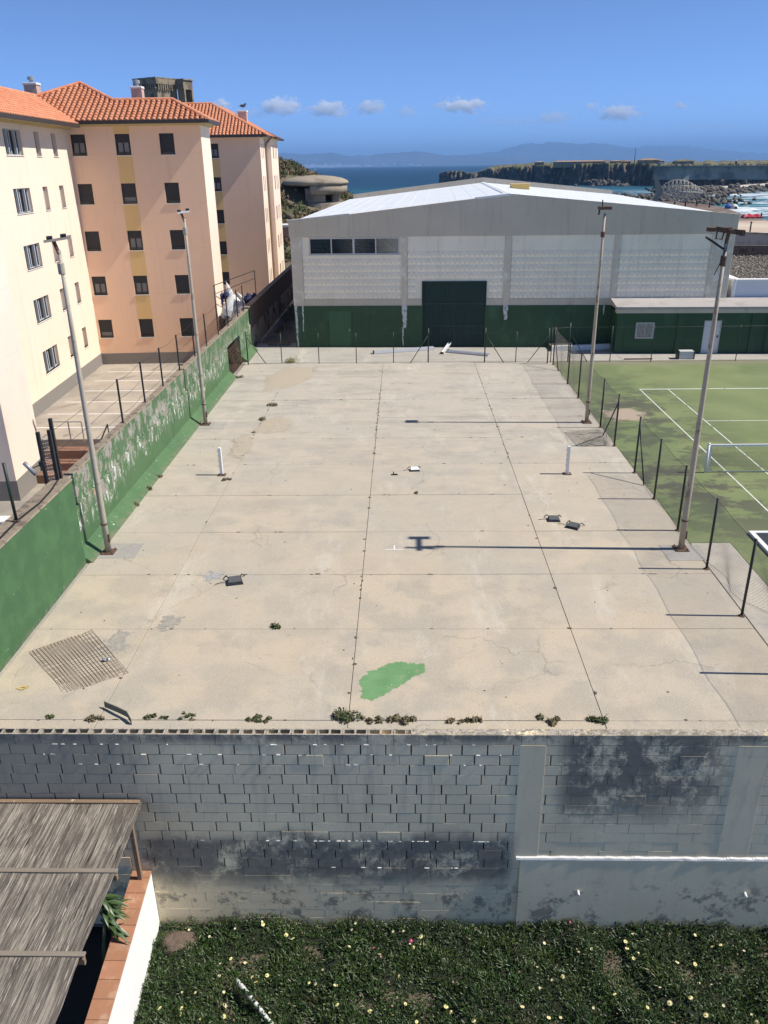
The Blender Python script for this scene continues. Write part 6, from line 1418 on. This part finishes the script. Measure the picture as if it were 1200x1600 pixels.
tr = lobj('corner_turret', MB().box(.4,2.0,b_-.2,b_+.1,9,14).box(.4,2.0,b_+1.5,b_+1.8,9,14).box(.4,.7,b_+.101,b_+1.499,12.6,14).box(1.7,2.0,b_+.101,b_+1.499,12.6,14), M_TOW, tw)
for k in range(5): lobj('merlon', MB().bbox(.3+k*.38,.52+k*.38,b_-.35,b_-.201,12.7,13.6,.02), M_TOW, tr)
lobj('turret_cap', MB().box(.2,2.2,b_-.4,b_+2,14.001,14.2), M_STONE, tr)
# ------------------------------------------------------------------ promenade, sculpture, beach life
pp = [gz(*p, -.5) for p in ((960,318),(1010,313.5),(1050,315),(1100,320),(1138,328),(1146,338))]
V0 = [Vector((p.x,p.y,-.5)) for p in pp]; base = [Vector((V0[-1].x*106/V0[-1].y,106,-.5)), Vector((20,106,-.5)), Vector((V0[0].x-4, V0[0].y, -.5))]
structure(obj('promenade', MB().prism(V0+base, (0,0,-9)), surf('dark_promenade', (.135,.088,.068), .25, .15, .95, c2=(.22,.17,.13), mask=(.5,.65), mscale=.1)))
sw = thing('stone_wall', (40,100,-1), 'grey shaded stone wall between the gravel roof and the beach', 'wall')
a_, b_ = gz(1140,401,-.1), gz(1290,410,-.1); ta_, tb_ = gY(1140,364,a_.y).z, gY(1200,372,b_.y).z
obj('wall', MB().hexa([a_,b_,b_+Vector((0,.6,0)),a_+Vector((0,.6,0))]+[Vector((q.x,q.y+o,z)) for q, o, z in ((a_,0,ta_),(b_,0,tb_),(b_,.6,tb_),(a_,.6,ta_))]), surf('shaded_ashlar', (.5,.47,.43), .2, .8, .95, c2=(.36,.34,.31), mask=(.5,.62), mscale=1.2), sw)
obj('coping', MB().hexa([Vector((q.x,q.y+o,z)) for q, o, z in ((a_,-.1,ta_+.001),(b_,-.1,tb_+.001),(b_,.7,tb_+.001),(a_,.7,ta_+.001),(a_,-.1,ta_+.15),(b_,-.1,tb_+.15),(b_,.7,tb_+.15),(a_,.7,ta_+.15))]), M_STONE, sw)
sp = gz(1168, 386, -.1); lpst = thing('thin_lamp_post', sp, 'thin dark post in front of the shaded stone wall', 'post'); obj('shaft', MB().tube([sp-Vector((0,0,.4)), Vector((sp.x,sp.y,gY(1171,348,sp.y).z))], [.12,.09], 8), M_BLACKMETAL, lpst); obj('cap', MB().lathe((sp.x,sp.y,gY(1171,348,sp.y).z), [(.13,0),(.13,.1),(.05,.15)], 8), M_BLACKMETAL, lpst)
vn = gz(1192,393,.2); van = thing('parked_car', vn, 'white car roof showing behind the gravel roof at the right edge', 'car')
mb = MB(); mb.add([(vn.x+x,vn.y+y,vn.z+z) for x,y,z in ((-2.1,-.85,-.6),(2.1,-.85,-.6),(2.1,.85,-.6),(-2.1,.85,-.6),(-2.15,-.85,.1),(2.15,-.85,.15),(2.15,.85,.15),(-2.15,.85,.1),(-1.3,-.7,.7),(1.1,-.7,.7),(1.1,.7,.7),(-1.3,.7,.7))], [(3,2,1,0),(0,1,5,4),(1,2,6,5),(2,3,7,6),(3,0,4,7),(4,5,9,8),(5,6,10,9),(6,7,11,10),(7,4,8,11),(8,9,10,11)])
obj('body', mb, surf('white_car_paint', (.75,.76,.77), .03, 1, .2), van); obj('windscreen', MB().add([(vn.x-2.0,vn.y-.7,vn.z+.24),(vn.x-1.38,vn.y-.62,vn.z+.67),(vn.x-1.38,vn.y+.62,vn.z+.67),(vn.x-2.0,vn.y+.7,vn.z+.24)], [(0,1,2,3)]), M_PANE, van)
for sx in (-1.3,1.3):
    for sy in (-.86,.86): obj('wheel', MB().tube([(vn.x+sx,vn.y+sy-.1,vn.z-.6),(vn.x+sx,vn.y+sy+.1,vn.z-.6)], .32, 14), M_BLACKPL, van)
# fish skeleton sculpture
FY = 176.0; c0 = gY(1060, 300, FY); Lf = (gY(1097,303,FY)-gY(1025,303,FY)).length; k_ = FY/1262
fs_ = thing('fish_sculpture', (c0.x, FY, -.5), 'pale metal fish skeleton sculpture with tail, above the hall roof', 'sculpture')
M_FISH = surf('pale_steel', (.5,.48,.42), .15, .5, .6, bump=0); M_FTAIL = surf('grey_green_tail', (.2,.23,.21), .15, .5, .7, bump=0)
tailx, nosex = c0.x-Lf*.36, c0.x+Lf*.52
def body(u, s): # u 0 tail .. 1 nose ; s -1..1
    h = 2.3*math.sin(math.pi*min(1, .06+.94*u)**.9)**.75*(1-.25*u)+.12; x = tailx+(nosex-tailx)*u
    return Vector((x, FY, c0.z+.2+h*s*(1 if s > 0 else .85)-.35*u)), h
for s in (1,.5,0,-.5,-1):
    for dy in (-1, 1):
        P = [body(u, s)[0]+Vector((0, dy*.8*math.sin(math.pi*u)*(1-abs(s)*.8), 0)) for u in np.linspace(0,1,14)]; obj('long_rib', MB().tube(P, .1, 5), M_FISH, fs_)
        if s in (1,-1): break
for u in np.linspace(.12,.96,10):
    p, h = body(u, 0); P = []
    for a in np.linspace(0, 2*math.pi, 17): sn = math.sin(a); P.append(body(u, sn)[0]+Vector((.25*sn, .8*math.sin(math.pi*u)*math.cos(a), 0)))
    obj('hoop', MB().tube(P, .1, 5), M_FISH, fs_)
tp_ = [Vector((tailx+.3,FY,c0.z+.2)), Vector((tailx-1.5,FY,c0.z+3.3)), Vector((tailx-2.0,FY,c0.z+3.4)), Vector((tailx-1.2,FY,c0.z+.1)), Vector((tailx-2.0,FY,c0.z-2.9)), Vector((tailx-1.3,FY,c0.z-2.9))]
obj('tail_fin', MB().prism([p-Vector((0,.1,0)) for p in (tp_[0],tp_[1],tp_[2],tp_[3])], (0,.2,0)).prism([p-Vector((0,.1,0)) for p in (tp_[0],tp_[3],tp_[4],tp_[5])], (0,.2,0)), M_FTAIL, fs_)
obj('dorsal_fin', MB().prism([body(.45,1)[0],body(.62,1)[0],body(.62,1)[0]+Vector((.1,0,1.3))], (0,.12,0)), M_FISH, fs_); obj('dorsal_fin', MB().prism([body(.2,1)[0],body(.32,1)[0],body(.22,1)[0]+Vector((-.2,0,1.1))], (0,.12,0)), M_FTAIL, fs_)
for u in (.35,.62): p = body(u,-1)[0]; obj('support', MB().tube([p, Vector((p.x,FY,-.5))], .16, 8), M_BLACKMETAL, fs_)
def person(px_, z, shirt, legs, label, hgt=1.7):
    p = gz(*px_, z); t = thing('person', p, label, 'person', 'people by the beach'); s = hgt/1.75
    J = [(0,0,.95),(0,0,1.2),(0,0,1.42),(0,0,1.52),(0,0,1.66),(.19,0,1.38),(.27,.02,1.1),(.26,-.1,.86),(-.19,0,1.38),(-.28,.02,1.1),(-.25,-.1,.86),(.1,0,.88),(.11,-.04,.48),(.12,.02,.06),(.12,-.12,.03),(-.1,0,.88),(-.13,.06,.48),(-.14,.1,.06),(-.14,-.04,.03)]
    E_ = [(0,1),(1,2),(2,3),(3,4),(2,5),(5,6),(6,7),(2,8),(8,9),(9,10),(0,11),(11,12),(12,13),(13,14),(0,15),(15,16),(16,17),(17,18)]
    rad = [.15,.14,.13,.06,.1,.07,.05,.035,.07,.05,.035,.1,.07,.045,.035,.1,.07,.045,.035]
    me = bpy.data.meshes.new('body'); me.from_pydata([Vector(j)*s for j in J], E_, []); o = link('body', me, surf('skin_tone', (.4,.26,.19), .05, 3, .7, bump=0), t); md = o.modifiers.new('Skin', 'SKIN')
    if not me.skin_vertices: me.attributes
    for i, sv in enumerate(me.skin_vertices[0].data): sv.radius = (rad[i]*s, rad[i]*s*.85); sv.use_root = (i == 0)
    o.modifiers.new('Subsurf', 'SUBSURF').levels = 1
    mt, ml = surf('shirt', shirt, .1, 4, .9, bump=0), surf('trousers', legs, .1, 4, .9, bump=0)
    obj('shirt', MB().lathe(p, [(.2*s,.9*s),(.19*s,1.1*s),(.22*s,1.36*s),(.1*s,1.48*s)], 10), mt, t, smooth=True)
    for sg in (1,-1): obj('trouser_leg', MB().tube([p+Vector((sg*.1,0,.95))*s, p+Vector((sg*.12,0 if sg > 0 else .06,.48))*s, p+Vector((sg*.125,.02 if sg > 0 else .1,.12))*s], [.13*s,.1*s,.07*s], 8), ml, t, smooth=True)
    obj('hair', MB().blob(p+Vector((0,.02,1.7*s)), .1*s,.11*s,.09*s, 2, .1, 1), surf('dark_hair', (.02,.015,.012), .2, 9), t, smooth=True)
person((1088,323), -.5, (.02,.02,.025), (.02,.02,.03), 'person in dark clothes standing right of the fish sculpture')
person((1108,325.5), -.5, (.03,.03,.05), (.03,.03,.03), 'person in dark clothes walking left of the blue beach tent')
person((1189,341), -7.2, (.02,.02,.03), (.02,.02,.025), 'person standing at the water edge beyond the red kite', 1.8)
for (x, y, z, col, lab) in ((1138,326,-.5,(.05,.12,.45),'small blue beach tent on the dark promenade'),(1147,326.5,-.5,(.7,.7,.7),'small white beach tent next to the blue one')):
    p = gz(x, y, z); t = thing('beach_tent', p, lab, 'tent', 'beach tents'); mb = MB(); mb.lathe(p, [(1.0,0),(.95,.4),(.65,.85),(.2,1.1),(.02,1.15)], 10); obj('shell', mb, surf('tent_fabric', col, .1, 2, .8, bump=0), t, smooth=True); obj('opening', MB().box(p.x-.3,p.x+.3,p.y-1.02,p.y-.97,.0+p.z,p.z+.6), M_DARKGAP, t)
rkp = gz(1170, 339.5, -7.15); rk_ = thing('red_kite', rkp, 'red kite canopy lying on the pale sand', 'kite'); mb = MB(); n = 16; V_ = []
for i in range(n+1):
    for j in range(7):
        u, v = i/n, j/6; V_.append((rkp.x-3.0+6.0*u, rkp.y-5+9*v*(.5+.5*math.sin(u*3.14)), rkp.z+.9*abs(math.sin(u*9.4))*math.sin(v*3.14)+.3*math.sin(v*3.1)))
mb.add(V_, [(i*7+j,(i+1)*7+j,(i+1)*7+j+1,i*7+j+1) for i in range(n) for j in range(6)]); obj('canopy', mb, surf('red_fabric', (.5,.03,.05), .15, .6, .8, c2=(.7,.2,.22), mask=(.5,.6), mscale=.5, bump=0), rk_, smooth=True)
obj('inflated_spar', MB().tube([(rkp.x-3.0+6*u, rkp.y-5, rkp.z+.2+.9*abs(math.sin(u*9.4))*.2) for u in np.linspace(0,1,9)], .2, 8), surf('dark_red_spar', (.2,.02,.03), .1, 2), rk_, smooth=True)
bp_ = gz(493, 266, SEA); bt = thing('boat', bp_, 'tiny white boat far out on the dark blue sea', 'boat'); S = 9
obj('hull', MB().add([(bp_.x+x*S,bp_.y+y*S,SEA-.5+z*S) for x,y,z in ((-1,-.35,.3),(.7,-.35,.3),(1.3,0,.38),(.7,.35,.3),(-1,.35,.3),(-.9,-.2,0),(.6,-.2,0),(.95,0,0),(.6,.2,0),(-.9,.2,0))], [(0,1,6,5),(1,2,7,6),(2,3,8,7),(3,4,9,8),(4,0,5,9),(4,3,2,1,0)]), M_WHITE, bt); obj('cabin', MB().box(bp_.x-.6*S,bp_.x+.2*S,bp_.y-.2*S,bp_.y+.2*S,SEA+.22*S,SEA+.55*S), M_WHITE, bt); obj('mast', MB().tube([(bp_.x,bp_.y,SEA),(bp_.x,bp_.y,SEA+1.2*S)], .15, 6), M_GALV, bt)

# ------------------------------------------------------------------ haze and clouds
HZ = NT('haze_air'); HZ.nt.nodes.remove(HZ.bsdf); pv = HZ.n('ShaderNodeVolumePrincipled'); pv.inputs['Color'].default_value = (.27,.49,.84,1); pv.inputs['Density'].default_value = HAZE_D; pv.inputs['Anisotropy'].default_value = 0.0; HZ.l(pv.outputs[0], HZ.out.inputs['Volume'])
hz = obj('haze', MB().box(-46000, 46000, -3000, 46000, -260, 640), HZ.mat); tag(hz, 'thin blue haze over the strait fading the far mountains', 'haze'); hz['kind'] = 'stuff'
def cloud(x, y, w, h, dist, label, seed, dens=.012):
    c = gY(x, y, dist); k = dist/FPX; rx, rz = w*k*.72, h*k*.72
    me = MB().blob((0,0,0), 1, 1, 1, 3, 0.0, 0)
    m = NT('cloud_vapour_%d' % seed); m.nt.nodes.remove(m.bsdf); v = m.n('ShaderNodeVolumePrincipled'); v.inputs['Color'].default_value = (1,1,1,1); v.inputs['Anisotropy'].default_value = 0
    ln = m.n('ShaderNodeVectorMath'); ln.operation = 'LENGTH'; m.l(m.O, ln.inputs[0]); fall = m.ss(ln.outputs['Value'], 1.0, .1)
    ad = m.n('ShaderNodeVectorMath'); ad.operation = 'ADD'; m.l(m.O, ad.inputs[0]); ad.inputs[1].default_value = (seed*7.3, seed*3.1, seed*1.9)
    nz = m.noise(2.9, 7, .6, vec=ad.outputs[0], stretch=(max(1, w/h*.55), 1, 1))
    dn = m.ss(m.math('ADD', m.mul(fall, .55), m.mul(nz, 1.7)), 1.14, 1.5)
    m.l(m.mul(dn, dens*1.5), v.inputs['Density']); m.l(v.outputs[0], m.out.inputs['Volume'])
    o = obj('cloud', me, m.mat); o.location = c; o.scale = (rx, rz*1.6, rz); tag(o, label, 'cloud', 'small clouds low over the strait'); return o
for i, (x, y, w, h, lab, dn) in enumerate(((346,163,34,20,'small round white cloud just right of the far roof',.010),(440,166,80,30,'long ragged white cloud right of the far chimney',.010),(514,170,70,28,'puffy white cloud over the bunker, second along the row',.010),(579,167,50,24,'compact white cloud in the middle of the row',.009),(636,174,36,18,'faint wispy cloud left of the brightest one',.004),(724,165,90,26,'brightest elongated white cloud above the hall roof',.013),(866,184,70,24,'faint broad cloud left of the bright right-hand one',.003),(924,166,26,14,'tiny faint cloud above the bright right-hand one',.006),(968,177,74,26,'bright white cloud above the island, right of centre',.010),(1064,165,28,14,'last tiny cloud at the right of the row',.007),(395,176,90,16,'thin veil of cloud low beside the far chimney',.002),(800,190,160,18,'long faint veil of cloud low over the strait',.0016),(1110,196,120,16,'faint low cloud veil at the far right',.0014))):
    cloud(x, y, w, h, 17000, lab, i+1, dn)
